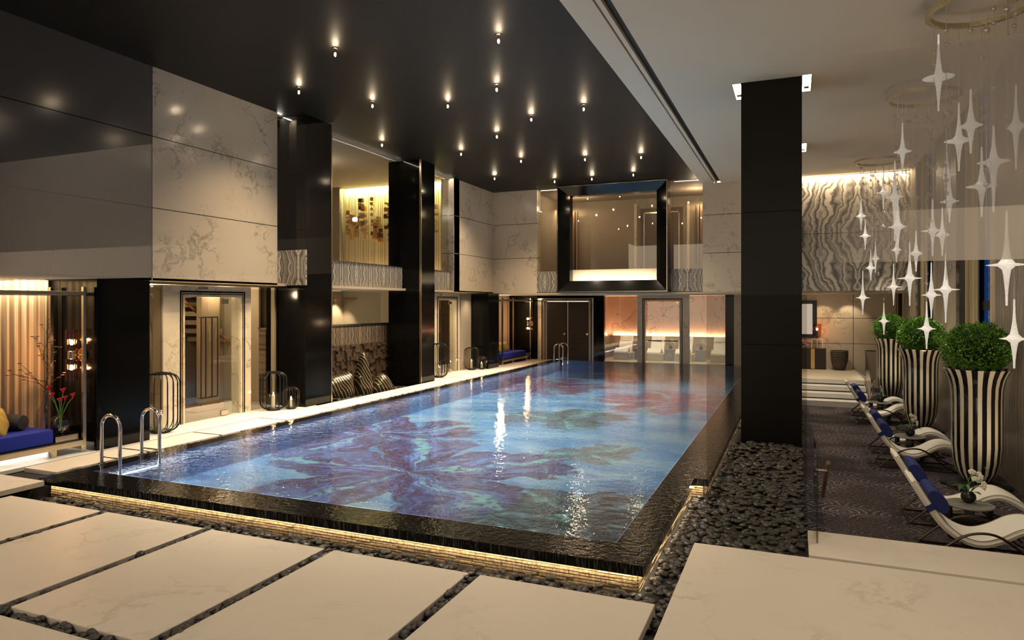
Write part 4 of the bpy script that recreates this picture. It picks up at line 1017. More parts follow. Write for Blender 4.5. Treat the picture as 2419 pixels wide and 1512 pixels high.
# ---- upper gallery on the left
for y0, y1 in ((12.64,16.66),(17.44,19.6)):
    b = MB(); b.box(-10.5,-10.32,y0,y1,SOF+0.04,3.27); struct('wall_parapet', b, M['zebraX'])
    b = MB(); b.box(-10.52,-10.30,y0,y1,3.27,3.285); obj('parapet_cap', b, M['champagne'], None, kind='structure')
    b = MB(); b.box(-10.42,-10.40,y0,y1,3.285,CEIL); struct('window_4', b, M['glassw'])
b = MB(); b.box(-10.5,-10.32,11.47,11.77,SOF+0.04,3.36); struct('wall_parapet', b, M['zebraX'])
b = MB(); b.box(-10.42,-9.66,11.72,11.768,SOF,3.38); struct('wall_parapet', b, M['zebraY'])
b = MB(); b.box(-10.45,-10.40,11.47,11.77,3.36,CEIL); struct('window_5', b, M['tint'])
for y0, y1 in ((11.5,11.76),(12.66,16.6),(17.46,19.58)):
    strip('gallery_light_line', (-10.31,y0,CEIL-0.012), (-10.31,y1,CEIL-0.012), 0.015, (0.3,0,-1), 5, NEUT)
b = MB(); b.box(-15.2,-10.5,11.4,20.4,2.66,2.70); struct('floor', b, M['plaster'])
b = MB(); b.box(-15.3,-15.1,11.4,20.0,2.66,CEIL); b.box(-15.1,-10.45,11.2,11.4,2.66,CEIL); struct('wall_back', b, M['plaster'])
b = MB(); b.box(-15.2,-14.68,19.6,20.0,2.66,CEIL); b.box(-10.68,-10.2,19.62,20.0,2.66,CEIL); b.box(-15.1,-10.5,19.95,20.1,2.66,CEIL); struct('wall_back', b, M['plaster'])
art = thing('art_installation', (-14.66,19.85,2.75), 'glowing wall artwork of hanging wires strung with amber glass blocks', 'artwork')
b = MB(); b.box(0,4.0,0.0,0.08,0,CEIL-2.78); obj('backing', b, M['artback'], art)
b = MB(); rr = random.Random(11)
for i in range(44):
    x = 0.08+i*0.088+rr.uniform(-.03,.03); b.box(x-0.004,x+0.004,-0.16,-0.152,0.02,3.5)
obj('wires', b, M['bronze'], art)
strands = [(0.30,2.75,1.9,8),(0.42,2.6,1.75,9),(0.50,2.55,1.9,8),(0.62,2.5,1.8,7),(0.80,3.1,1.9,8),(0.92,2.95,1.8,8),(1.00,2.4,1.7,4),(1.28,3.1,1.8,7),(1.40,2.4,1.6,7),(1.52,2.5,1.7,6),(1.60,2.2,1.5,5),(1.85,3.0,1.9,4),(1.98,2.9,1.5,8),(3.62,2.8,1.9,5),(3.75,2.7,1.6,4)]
cnt = 0
for x, zt, zb, k in strands:
    for j in range(k):
        h = rr.uniform(0.06,0.17); w = rr.uniform(0.08,0.17); z = zt+(zb-zt)*(j+rr.uniform(-.3,.3))/k
        b = MB(); b.box(x-w/2,x+w/2,-0.20-rr.uniform(0,0.03),-0.12+rr.uniform(0,0.04),z-h,z)
        obj('glass_block', b, M[rr.choice(['amber','amber','amberd','gold','gold'])], art); cnt += 1
strip('art_light', (-14.6,19.72,CEIL-0.02), (-10.7,19.72,CEIL-0.02), 0.06, (0,0.35,-1), 95, (0.95,0.95,0.45))
strip('art_uplight', (-14.6,19.60,2.74), (-10.7,19.60,2.74), 0.05, (0,0.4,1), 40, WARM2)
light('gallery_fill', 'POINT', (-12.6,15.5,5.8), 30, NEUT, 0.2)

# ================================================================== FAR END
# ---- lower far wall: louvred door, relaxation room glazing
b = MB(); b.box(-9.66,-9.34,25.8,25.95,0,2.56); b.box(-7.46,-7.28,25.8,25.95,0,2.56); b.box(-9.34,-7.46,25.8,25.95,2.34,2.56); dd = struct('door_3', b, M['marble'], label='cream marble surround of the dark louvred door')
b = MB(); frame_lines(b, 'y', 25.8, -9.45, -7.35, 2.44, 0.035, 0.008); frame_lines(b, 'y', 25.8, -9.39, -7.41, 2.385, 0.016, 0.008); obj('inlay_line', b, M['black'], dd)
ld = thing('louvred_door', (-9.25,25.92,0), 'dark brown louvred double door with two round knobs in the far wall', 'door')
for k, (x0, x1) in enumerate(((0,0.86),(0.87,1.74))):
    b = MB(); b.box(x0,x1,0.02,0.04,0,2.32); obj('panel', b, M['darkwood'], ld)
    b = MB()
    for i in range(54): z = 0.03+i*0.042; b.add([(x0+.03,-0.02,z),(x1-.03,-0.02,z),(x1-.03,0.02,z+0.034),(x0+.03,0.02,z+0.034),(x0+.03,-0.02,z+0.008),(x1-.03,-0.02,z+0.008)], [(0,1,2,3),(0,4,5,1),(4,3,2,5)])
    obj('louvres', b, M['brownwood'], ld, fix=False)
    b = MB(); b.lathe([(0.012,0),(0.04,0.015),(0.05,0.03),(0.0,0.035)], n=16); o = obj('knob', b, M['brass'], ld, smooth=True); o.rotation_euler = (PI/2,0,0); o.location = (x1-0.12 if k == 0 else x1-0.06, -0.02, 1.05)
b = MB(); b.box(-9.34,-9.26,25.9,26.0,0,2.34); b.box(-7.5,-7.46,25.9,26.0,0,2.34); struct('trim_3', b, M['cream'])
def fcol(x0, x1, l):
    b = MB(); b.bbox(0,x1-x0,0,0.2,0,2.56,0.004); obj('column', b, M['black'], None, (x0,25.78,0), l, 'column', 'black stone columns')
fcol(-7.28,-6.86,'narrow black column right of the louvred door'); fcol(-2.34,-2.04,'narrow black column right of the relaxation room window')
b = MB(); b.box(-2.04,-1.7,25.79,25.95,0,2.56); struct('wall_far', b, M['marble'])
b = MB(); b.box(-5.56,-5.25,25.8,25.95,0,2.56); b.box(-3.98,-3.62,25.8,25.95,0,2.56); b.box(-5.25,-3.98,25.8,25.95,2.36,2.56); d4 = struct('door_4', b, M['marble'], label='cream marble surround of the relaxation room door')
b = MB(); frame_lines(b, 'y', 25.8, -5.36, -3.86, 2.44, 0.035, 0.008); frame_lines(b, 'y', 25.8, -5.30, -3.92, 2.39, 0.016, 0.008); obj('inlay_line', b, M['black'], d4)
gd = thing('glass_door', (-5.2,25.9,0), 'frameless double glass door with black push bars into the relaxation room', 'glass door')
for x0 in (0.0, 0.60):
    b = MB(); b.box(x0,x0+0.59,-0.006,0.006,0.01,2.32); obj('leaf', b, M['glass'], gd)
    b = MB(); b.box(x0+(0.0 if x0 == 0 else 0.47),x0+(0.12 if x0 == 0 else 0.59),-0.016,0.016,2.25,2.32); obj('corner_patch', b, M['champagne'], gd)
    b = MB(); b.bar((x0+0.03,-0.05,0.84),(x0+0.56,-0.05,0.84),0.02,0.035); obj('push_bar', b, M['iron'], gd)
b = MB(); b.box(-6.86,-5.56,25.86,25.87,0,2.52); struct('window_6', b, M['glass']); b = MB(); b.box(-3.62,-2.34,25.86,25.87,0,2.52); struct('window_7', b, M['glass'])
b = MB(); b.box(-7.5,-1.7,28.3,28.5,0.90,2.56); b.box(-7.55,-7.35,26.0,28.3,0.90,2.56); struct('wall_sauna', b, M['mural'])
b = MB(); b.box(-7.3,-1.7,28.18,28.3,0,0.90); b.box(-7.35,-7.2,26.0,28.3,0,0.90); b.box(-1.8,-1.7,25.95,28.3,0,2.56); struct('wall_sauna', b, M['wains'])
strip('mural_cove', (-7.1,28.24,0.915), (-1.9,28.24,0.915), 0.03, (0,0.35,1), 60, (1.0,0.66,0.40))
strip('mural_cove', (-7.27,26.1,0.915), (-7.27,28.2,0.915), 0.03, (-0.35,0,1), 24, (1.0,0.66,0.40))
for x in (-6.3,-4.6,-2.9): light('relax_lamp', 'SPOT', (x,26.9,2.5), 45, NEUT, 0.06, spot=math.radians(110), blend=0.8, target=(x,27.1,0))
strip('relax_edge', (-6.8,26.0,2.5), (-2.4,26.0,2.5), 0.05, (0,0.4,-1), 12, NEUT)
def heated(loc, label):
    r = thing('heated_lounger', loc, label, 'lounger', 'tiled heated loungers')
    b = MB(); b.bbox(-0.30,0.36,0,1.15,0,0.27,0.01); obj('stone_base', b, M['whitestone'], r)
    b = MB(); b.prism([(-0.02,0.27),(0.0,0.33),(0.30,0.47),(0.40,0.46),(0.60,0.28),(0.60,0.27)], 'x', -0.28, 0.26); obj('leg_rest', b, M['ltile'], r, bevel=0.012)
    b = MB(); b.prism([(0.60,0.27),(0.62,0.30),(1.02,0.92),(1.10,0.90),(0.92,0.27)], 'x', -0.26, 0.28); obj('backrest', b, M['ltile'], r, bevel=0.012)
    b = MB(); b.prism([(0.86,0.74),(0.90,0.80),(0.96,0.88),(0.90,0.86)], 'x', -0.20, 0.22); obj('head_pad', b, M['white'], r, bevel=0.01)
    return r
h0 = heated((-6.42,26.75,0), 'tiled heated lounger behind the left window of the relaxation room')
for x, l in ((-5.12,'tiled heated lounger behind the left leaf of the glass door'),(-4.02,'tiled heated lounger half hidden by the door post'),(-2.68,'tiled heated lounger cut by the right black column')): dup(h0, (x,26.75,0), l)
def cube_table(loc, label):
    r = thing('side_table', loc, label, 'side table', 'grey marble cube tables')
    b = MB(); b.bbox(-0.19,0.19,-0.19,0.19,0,0.42,0.008); obj('plinth', b, M['greymarble'], r)
    b = MB(); b.bbox(-0.2,0.2,-0.2,0.2,0.42,0.45,0.004); obj('table_top', b, M['greymarble'], r); return r
ct = cube_table((-5.72,27.1,0), 'grey marble cube table half hidden left of the door surround')
TB2 = [(-4.52,'grey marble cube table seen through the right door leaf'), (-3.36,'grey marble cube table seen through the right window')]
for x, l in TB2: dup(ct, (x,27.1,0), l)
def orchid(loc, label, sc=1.0, petal='orchid', base=None, side=1, g='potted orchids'):
    r = thing('potted_orchid', loc, label, 'potted plant', g); r.scale = (sc,)*3
    b = MB(); b.lathe([(0.03,0),(0.065,0.02),(0.082,0.06),(0.075,0.10),(0.05,0.125),(0.045,0.12),(0.02,0.11)], n=20); obj('pot', b, M['pot'], r, smooth=True)
    rr = random.Random(int(loc[1]*10))
    b = MB()
    for a, L, up in ((0.3,0.17,0.06),(1.6,0.15,0.05),(2.6,0.19,0.05),(3.9,0.15,0.08),(5.2,0.17,0.02)):
        pts = [(0.02*math.cos(a)+L*t*math.cos(a), 0.02*math.sin(a)+L*t*math.sin(a), 0.11+up*math.sin(t*PI)*1.2+0.03*t) for t in (0,0.3,0.6,0.85,1)]
        w = [0.012,0.028,0.030,0.02,0.003]; ca, sa = -math.sin(a), math.cos(a)
        vs = []; 
        for (x,y,z), ww in zip(pts, w): vs += [(x-ca*ww,y-sa*ww,z+0.008),(x,y,z),(x+ca*ww,y+sa*ww,z+0.008)]
        b.add(vs, [(i*3+j, i*3+j+1, i*3+j+4, i*3+j+3) for i in range(4) for j in (0,1)])
    obj('leaves', b, M['leafd'], r, fix=False)
    for q, (dx, hh) in enumerate(((0.10*side,0.36),(0.13*side,0.28))):
        b = MB(); pts = [(0.01*q,0,0.11),(0.0,0.01,hh*0.7),(dx*0.35,0.0,hh),(dx,0.01,hh-0.02),(dx*1.35,0.01,hh-0.09)]
        b.tube(pts, 0.0035, 5); obj('stem', b, M['stem'], r)
        b = MB()
        for k in range(6):
            t = k/5; P0 = Vector(pts[2])*(1-t)+Vector(pts[4])*t+Vector((rr.uniform(-.02,.02), rr.uniform(-.02,.02), 0.01+0.03*math.sin(PI*t)))
            for m_ in range(5):
                a = m_*2*PI/5+rr.uniform(0,0.5); c = P0+Vector((0.017*math.cos(a), 0.004, 0.017*math.sin(a)))
                b.sphere(c, 0.016, 6, 4, 1, 0.35, 1)
        obj('blossoms', b, M[petal], r, smooth=True)
    return r
orchid((-4.52,27.1,0.452), 'yellow orchid in a black pot on the cube table behind the door', 1.0, 'orchidy', g='orchids in the relaxation room')
orchid((-3.36,27.1,0.452), 'yellow orchid in a black pot on the cube table behind the right window', 1.0, 'orchidy', g='orchids in the relaxation room')
orchid((-5.72,27.1,0.452), 'yellow orchid half hidden left of the door surround', 1.0, 'orchidy', g='orchids in the relaxation room')

# ---- upper far opening
for x0, x1 in ((-8.49,-7.6),(-3.79,-2.76)):
    b = MB(); b.box(x0,x1,22.74,22.9,SOF+0.02,3.38); struct('wall_parapet', b, M['zebraY'])
b = MB(); b.box(-8.49,-7.6,22.82,22.84,3.38,CEIL); b.box(-3.79,-2.76,22.82,22.84,3.38,CEIL); b.box(-7.3,-4.2,22.82,22.84,3.42,5.98); struct('window_8', b, M['glassw'])
fr = thing('picture_frame_window', (-7.59,22.25,2.62), 'huge black stone frame around the upper viewing window at the far end', 'frame')
W_, H_ = 3.79, 3.66; bd = 0.40
def mitre(name, o1, o2, i1, i2):
    b = MB(); q = [(o1[0],0,o1[1]),(o2[0],0,o2[1]),(i2[0],0.22,i2[1]),(i1[0],0.22,i1[1])]
    b.add(q+[(x,0.55,z) for x,y,z in q], [(0,1,2,3),(4,5,6,7),(0,1,5,4),(1,2,6,5),(2,3,7,6),(3,0,4,7)]); obj(name, b, M['black'], fr)
mitre('frame_side', (0,0), (W_,0), (bd,bd), (W_-bd,bd)); mitre('frame_side', (0,H_), (W_,H_), (bd,H_-bd*0.8), (W_-bd,H_-bd*0.8))
mitre('frame_side', (0,0), (0,H_), (bd,bd), (bd,H_-bd*0.8)); mitre('frame_side', (W_,0), (W_,H_), (W_-bd,bd), (W_-bd,H_-bd*0.8))
b = MB(); b.box(0.01,W_-0.01,-0.006,0.004,0.015,0.035); b.box(W_-0.04,W_-0.02,-0.006,0.004,0.02,H_-0.02); b.box(0.01,0.03,-0.006,0.004,0.02,H_-0.02); b.box(0.01,W_-0.01,-0.006,0.004,H_-0.03,H_-0.015); obj('metal_edge', b, M['champagne'], fr)
b = MB(); b.box(-7.22,-4.20,22.86,22.9,3.0,3.42); o = struct('trim_4', b, M['cream'], label='bright cream panel at the foot of the framed window')
strip('sill_light', (-7.15,22.62,3.06), (-4.25,22.62,3.06), 0.03, (0,1,0.35), 9, NEUT)
b = MB(); b.box(-8.5,-2.7,22.9,26.2,2.62,2.68); struct('floor', b, M['plaster'])
b = MB(); b.box(-10.2,-1.0,26.2,26.4,2.6,CEIL); b.box(-8.9,-8.8,22.9,26.2,2.6,CEIL); b.box(-1.5,-1.4,22.9,26.2,2.6,CEIL); struct('wall_back', b, M['plaster'])
b = MB(); b.box(-5.75,-5.65,26.1,26.2,2.7,6.1); b.box(-3.75,-3.65,26.1,26.2,2.7,6.1); struct('trim_5', b, M['marble'])
wr = thing('wardrobe_door', (-5.5,26.12,2.7), 'tall dark brown double door with brass handles behind the framed window', 'door')
b = MB(); b.box(0,1.6,0,0.08,0,3.2); obj('panel', b, M['brownwood'], wr)
b = MB(); b.box(0.12,0.16,-0.02,0,0,3.05); b.box(1.44,1.48,-0.02,0,0,3.05); b.box(0.12,1.48,-0.02,0,3.0,3.05); obj('architrave', b, M['champagne'], wr)
b = MB(); b.box(0.78,0.80,-0.06,-0.02,1.2,1.7); obj('handle', b, M['brass'], wr)
for x0, x1, l in ((-8.7,-7.95,'brown pleated drape behind the window left of the black frame'), (-3.45,-2.75,'brown pleated drape behind the window right of the black frame')):
    b = MB(); n = 40
    for i in range(n):
        a, c = x0+(x1-x0)*i/n, x0+(x1-x0)*(i+1)/n
        b.add([(a,25.9+0.05*math.sin(i*1.3),2.7),(c,25.9+0.05*math.sin((i+1)*1.3),2.7),(c,25.9+0.05*math.sin((i+1)*1.3),5.9),(a,25.9+0.05*math.sin(i*1.3),5.9)], [(0,1,2,3)])
    obj('drape', b, M['uppercurtain'], None, label=l, cat='curtain', fix=False, smooth=True)
    strip('drape_light', (x0,25.75,6.0), (x1,25.75,6.0), 0.04, (0,0.2,-1), 10, WARM2)
light('upper_room_lamp', 'POINT', (-7.6,24.6,5.9), 30, WARM, 0.1); light('upper_room_lamp', 'POINT', (-3.2,24.6,5.9), 26, WARM, 0.1); light('upper_room_lamp', 'POINT', (-5.2,24.2,5.9), 10, WARM, 0.1)
strip('far_window_line', (-8.4,22.76,CEIL-0.015), (-7.62,22.76,CEIL-0.015), 0.015, (0,0.3,-1), 2, NEUT); strip('far_window_line', (-3.7,22.76,CEIL-0.015), (-2.8,22.76,CEIL-0.015), 0.015, (0,0.3,-1), 2, NEUT)

# ================================================================== LOUNGE
stp = MB()
for k in range(4): stp.box(0.12,1.86,20.6+k*0.5,22.14,-0.6+0.15*k,-0.45+0.15*k-0.0)
struct('trim_6', stp, M['stepstone'], label='white marble steps up to the far platform')
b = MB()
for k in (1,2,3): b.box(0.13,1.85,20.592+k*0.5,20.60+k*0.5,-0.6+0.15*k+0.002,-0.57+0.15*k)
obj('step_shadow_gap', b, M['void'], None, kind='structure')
b = MB(); b.box(1.88,1.96,20.6,25.8,-0.6,0.02); struct('wall_platform', b, M['greymarble'])
gb = thing('glass_balustrade', (1.90,20.55,0), 'glass balustrade with dark handrail beside the far lounge steps', 'balustrade')
b = MB(); b.prism([(0,-0.58),(0,0.15),(1.7,0.85),(1.7,0.0)], 'x', -0.006, 0.006); b.box(0.0,0.26,1.69,1.70,0.02,0.85); obj('glass_panel', b, M['smoke'], gb)
b = MB(); b.bar((0,-0.05,0.17),(0,1.7,0.86),0.04,0.05); b.bar((0,1.7,0.86),(0.26,1.7,0.86),0.04,0.04); obj('handrail', b, M['darkwood'], gb)
for y, z0_, z1_ in ((0.02,-0.6,0.18),(1.68,0.0,0.84)):
    b = MB(); b.box(-0.015,0.015,y-0.015,y+0.015,z0_,z1_); obj('post', b, M['chrome'], gb)
# near balustrade, edge-on, and two handrails
nb = thing('glass_balustrade', (0.19,6.62,0), 'frameless glass balustrade seen almost edge-on on the narrow marble slab', 'balustrade')
b = MB(); b.box(-0.007,0.007,0.25,1.30,-0.0,0.84); obj('glass_panel', b, M['smoke'], nb)
b = MB(); b.tube([(0.10,0.5,0.70),(0.10,1.9,0.02)], 0.022, 8); obj('handrail', b, M['rail'], nb, smooth=True)
b = MB(); b.tube([(0.0,0.7,0.58),(0.10,0.7,0.58)], 0.008, 6); obj('bracket', b, M['chrome'], nb)
hr = thing('handrail', (2.28,8.0,0), 'round walnut handrail end jutting in at the right edge over the near lounger', 'handrail')
b = MB(); b.tube([(-0.06,0.0,-0.16),(0.35,-0.35,0.20),(0.8,-0.75,0.6)], 0.035, 12); obj('rail', b, M['rail'], hr, smooth=True)
b = MB(); b.tube([(0.8,-0.75,0.6),(0.8,-0.75,0.0)], 0.015, 8); obj('post', b, M['chrome'], hr)
# tinted pane added as stand-in for the see-through near pillar
sg = thing('ghost_pillar_pane', (-0.86,7.42,-0.2), 'tinted pane standing in for the see-through nearer pillar, in front of the big one', 'added pane')
b = MB(); b.box(0,0.97,-0.006,0.006,0,2.5); obj('pane', b, M['smoke'], sg)
b = MB(); b.box(0.0,0.97,-0.008,0.008,0.395,0.40); obj('ghost_pillar_joint_line', b, M['void'], sg)
# added full-width pane that carries the painted reflection haze
hg = thing('hanging_haze_pane', (0,5.5,0), 'added full-width hung pane with painted-on reflection haze, denser towards both side walls', 'added pane')
b = MB(); b.box(-10.15,-2.85,-0.005,0.005,2.506,CEIL-0.01); b.box(-2.79,3.05,-0.005,0.005,2.506,CEILR-0.01); obj('pane', b, M['haze'], hg)

# console corner
cn = thing('console_cabinet', (-0.30,25.35,0), 'low dark cabinet with a gold centre stripe against the far lounge wall', 'cabinet')
b = MB(); b.bbox(0,1.27,0,0.42,0,0.70,0.006); obj('body', b, M['darkwood'], cn); b = MB(); b.box(0.80,0.92,-0.006,0.0,0.02,0.70); obj('gold_stripe', b, M['brass'], cn)
b = MB(); b.bbox(-0.01,1.28,-0.01,0.43,0.70,0.72,0.003); obj('table_top', b, M['brownwood'], cn)
mr = thing('wall_mirror', (-0.3,25.78,1.06), 'large mirror in a wide black frame on the far lounge wall', 'mirror')
b = MB(); b.box(0,1.0,-0.03,0.03,0,0.12); b.box(0,1.0,-0.03,0.03,1.17,1.29); b.box(0,0.12,-0.03,0.03,0.12,1.17); b.box(0.86,1.0,-0.03,0.03,0.12,1.17); obj('frame', b, M['black'], mr)
b = MB(); b.box(0.12,0.86,0.0,0.02,0.12,1.17); obj('mirror_glass', b, M['mirror'], mr)
tl = thing('table_lamp', (0.70,25.52,0.721), 'amber glass candle lamp on a white frame stand on the dark cabinet', 'lamp')
b = MB()
for x, y in ((-.17,-.12),(.17,-.12),(-.17,.12),(.17,.12)): b.box(x-0.012,x+0.012,y-0.012,y+0.012,0,0.30)
b.box(-.182,.182,-.132,-.108,0.29,0.31); b.box(-.182,.182,.108,.132,0.29,0.31); b.box(-.182,-.158,-.132,.132,0.29,0.31); b.box(.158,.182,-.132,.132,0.29,0.31); obj('stand', b, M['white'], tl)
b = MB(); b.cyl(0,0,0.0,0.34,0.014,10); obj('stem', b, M['white'], tl)
b = MB(); b.lathe([(0.03,0.34),(0.11,0.38),(0.135,0.44),(0.135,0.82)], n=24, caps=False); obj('shade', b, M['amberg'], tl, smooth=True, fix=False)
b = MB(); b.cyl(0,0,0.36,0.60,0.03,12); obj('candle_tube', b, M['iron'], tl); b = MB(); b.sphere((0,0,0.64), 0.03, 10, 8, 1, 1, 1.4); obj('bulb', b, M['bulb'], tl, smooth=True)
light('lamp_light', 'POINT', (0.70,25.36,1.38), 5, WARM2, 0.03)
fb = MB(); rr = random.Random(9)
fl = thing('flower_arrangement', (0.12,25.5,0.721), 'low mound of muted pink and blue flowers at the left end of the dark cabinet', 'flowers')
for i in range(60):
    a = rr.uniform(0,6.28); r_ = 0.26*rr.random()**0.5; fb.sphere((r_*math.cos(a), r_*0.6*math.sin(a), 0.05+0.30*(1-(r_/0.27)**2)*rr.uniform(0.5,1)), rr.uniform(0.03,0.05), 6, 4)
obj('blossoms', fb, plain('muted_pink_petals', (0.30,0.20,0.23), 0.7, var=0.5, vs=12), fl, smooth=True)
b = MB(); b.lathe([(0.08,0),(0.12,0.06),(0.10,0.08),(0.02,0.08)], n=16); obj('bowl', b, M['pot'], fl, smooth=True)
bk = thing('basket', (1.38,25.40,0), 'tall woven dark basket planter right of the dark cabinet', 'basket')
b = MB(); b.lathe([(0.14,0),(0.16,0.02),(0.23,0.18),(0.265,0.40),(0.27,0.66),(0.25,0.66),(0.24,0.40),(0.20,0.15),(0.05,0.10)], n=32); obj('woven_body', b, M['basket'], bk, smooth=True)
b = MB()
for k in range(11): z = 0.04+k*0.058; rr_ = 0.16+0.115*min(1, (z/0.40))**0.7; b.tube([(rr_*math.cos(a*PI/12), rr_*math.sin(a*PI/12), z) for a in range(24)], 0.008, 5, closed=True)
obj('woven_bands', b, M['basket'], bk, smooth=True)
light('wall_washer', 'SPOT', (1.62,25.3,2.5), 16, WARM, 0.02, spot=math.radians(80), blend=0.5, target=(1.75,25.8,1.2))
light('wall_washer', 'SPOT', (0.9,25.3,2.5), 10, WARM, 0.02, spot=math.radians(80), blend=0.5, target=(0.9,25.8,1.2))
light('platform_lamp', 'SPOT', (0.9,24.2,2.5), 70, NEUT, 0.1, spot=math.radians(140), blend=0.9, target=(0.9,23.6,0))
light('steps_lamp', 'SPOT', (0.9,20.6,6.0), 160, NEUT, 0.1, spot=math.radians(50), blend=0.7, target=(0.9,21.3,0))

# ---- window wall on the right
XR = 3.10
def pier(y0, y1):
    b = MB(); b.box(XR,XR+0.5,y0,y1,-0.6,CEILR); return struct('wall_right', b, M['zebraP'])
for y0, y1 in ((-1.5,3.6),(6.4,8.7),(11.5,13.66),(16.65,18.85),(21.8,24.0)): pier(y0, y1)
wi = 0
for y0 in (3.6,8.7,13.66,18.85,24.0):
    y1 = y0+2.95 if y0 > 3.7 else 6.4
    y1 = min(y1, 26.4)
    b = MB(); b.box(XR+0.02,XR+0.30,y0,y0+0.12,-0.6,CEILR); b.box(XR-0.02,XR+0.30,y0+0.16,y0+0.22,-0.6,CEILR); struct('trim_7', b, M['marble'])
    b = MB(); b.box(XR+0.05,XR+0.32,y0+0.12,y0+0.42,-0.6,CEILR); b.box(XR+0.05,XR+0.32,y1-0.75,y1,-0.6,CEILR); b.box(XR+0.10,XR+0.30,y0+0.4,y1-0.7,2.1,2.28); b.box(XR+0.10,XR+0.30,y0+0.4,y1-0.7,-0.6,-0.3); b.box(XR+0.12,XR+0.28,y0+0.82,y0+0.88,-0.6,CEILR); struct('window_9', b, M['void'])
    b = MB(); b.box(XR+0.22,XR+0.235,y0+0.4,y1-0.7,-0.3,CEILR); struct('window_10', b, M['night'])
    b = MB(); n = 36; c0, c1 = y0+1.25, y0+2.15
    for i in range(n):
        a, c = c0+(c1-c0)*i/n, c0+(c1-c0)*(i+1)/n
        b.add([(XR+0.02+0.03*math.sin(i*1.2),a,-0.58),(XR+0.02+0.03*math.sin((i+1)*1.2),c,-0.58),(XR+0.02+0.03*math.sin((i+1)*1.2),c,CEILR-0.02),(XR+0.02+0.03*math.sin(i*1.2),a,CEILR-0.02)], [(0,1,2,3)])
    nm = {3.6:'gold drape by the window nearest the camera, outside the photo',8.7:'gold drape behind the densest part of the painted haze pane',13.66:'gold drape beside the blue window behind the nearest planter',18.85:'gold drape behind the middle chandelier',24.0:'gold drape at the far corner behind the farthest planter'}[y0]
    obj('drape', b, M['goldcurtain'], None, label=nm, cat='curtain', group='gold drapes along the window wall', fix=False, smooth=True)
b = MB(); b.box(XR,XR+0.3,25.0,26.4,-0.6,2.62); struct('wall_right', b, M['void'])
# ---- striped planters with clipped box balls
def planter(loc, label):
    r = thing('striped_planter', loc, label, 'planter', 'striped planters')
    prof = [(0.05,0.06),(0.12,0.07),(0.20,0.13),(0.27,0.25),(0.315,0.42),(0.335,0.65),(0.335,1.35),(0.345,1.55),(0.375,1.68),(0.42,1.78),(0.445,1.82),(0.43,1.825),(0.40,1.78),(0.30,1.66),(0.05,1.64)]
    b = MB(); b.lathe(prof, n=72); obj('striped_pot', b, M['potstripe'], r, smooth=True)
    b = MB(); rr = random.Random(2)
    for k in range(11):
        a = k*2*PI/11; b.sphere((0.34*math.cos(a)*rr.uniform(.8,1.05), 0.34*math.sin(a)*rr.uniform(.8,1.05), 0.03), rr.uniform(0.12,0.15), 10, 6, 1, 1, 0.42)
    b.sphere((0,0,0.03), 0.34, 16, 8, 1, 1, 0.25); obj('dark_base', b, M['soil'], r, smooth=True)
    return r
def boxball(loc, label):
    r = thing('box_shrub', loc, label, 'shrub', 'clipped box balls in the striped planters')
    b = MB(); rr = random.Random(4)
    for i in range(5200):
        u = rr.uniform(-1,1); a = rr.uniform(0,2*PI); s = math.sqrt(1-u*u)
        rad = 0.455*(1+0.05*math.sin(5*a+3*u)+0.04*math.sin(9*u+4*a))*(1-0.22*rr.random()**2.2)+ (0.03 if rr.random() < 0.08 else 0)
        n = Vector((s*math.cos(a), s*math.sin(a), u)); p = Vector((n.x*rad, n.y*rad, n.z*rad*0.84))
        if p.z < -0.30: continue
        d = (n+Vector((rr.uniform(-1,1), rr.uniform(-1,1), rr.uniform(-.5,1.2)))*0.9).normalized(); sd = d.cross(Vector((rr.uniform(-1,1), rr.uniform(-1,1), rr.uniform(-1,1)))).normalized()
        L = rr.uniform(0.028,0.050); w = L*0.36
        up = d.cross(sd)*w*0.4
        b.add([tuple(p-d*L*0.5), tuple(p+sd*w-up), tuple(p+d*L*0.6), tuple(p-sd*w-up)], [(0,1,2,3)])
    obj('foliage', b, M['leaf'], r, fix=False)
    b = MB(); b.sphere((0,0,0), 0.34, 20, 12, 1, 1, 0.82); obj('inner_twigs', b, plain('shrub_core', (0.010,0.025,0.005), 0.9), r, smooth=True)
    b = MB(); b.cyl(0,0,-0.42,-0.1,0.03,8); obj('trunk', b, M['twig'], r); return r
pl = planter((2.57,12.35,-0.6), 'nearest black and cream striped planter'); bb_ = boxball((2.57,12.35,1.53), 'nearest and largest clipped box ball, right edge')
for y, a, c in ((17.35,'middle black and cream striped planter','clipped box ball on the middle planter, behind the hanging crystal drop'), (22.4,'farthest black and cream striped planter, beside the steps','farthest clipped box ball, against the pale far wall')):
    dup(pl, (2.56,y,-0.6), a); dup(bb_, (2.56,y,1.53), c, rz=y)
for y in (12.35,17.35,22.4): light('planter_spot', 'SPOT', (2.0,y-1.6,6.0), 420, NEUT, 0.03, spot=math.radians(26), blend=0.6, target=(2.6,y,1.5))

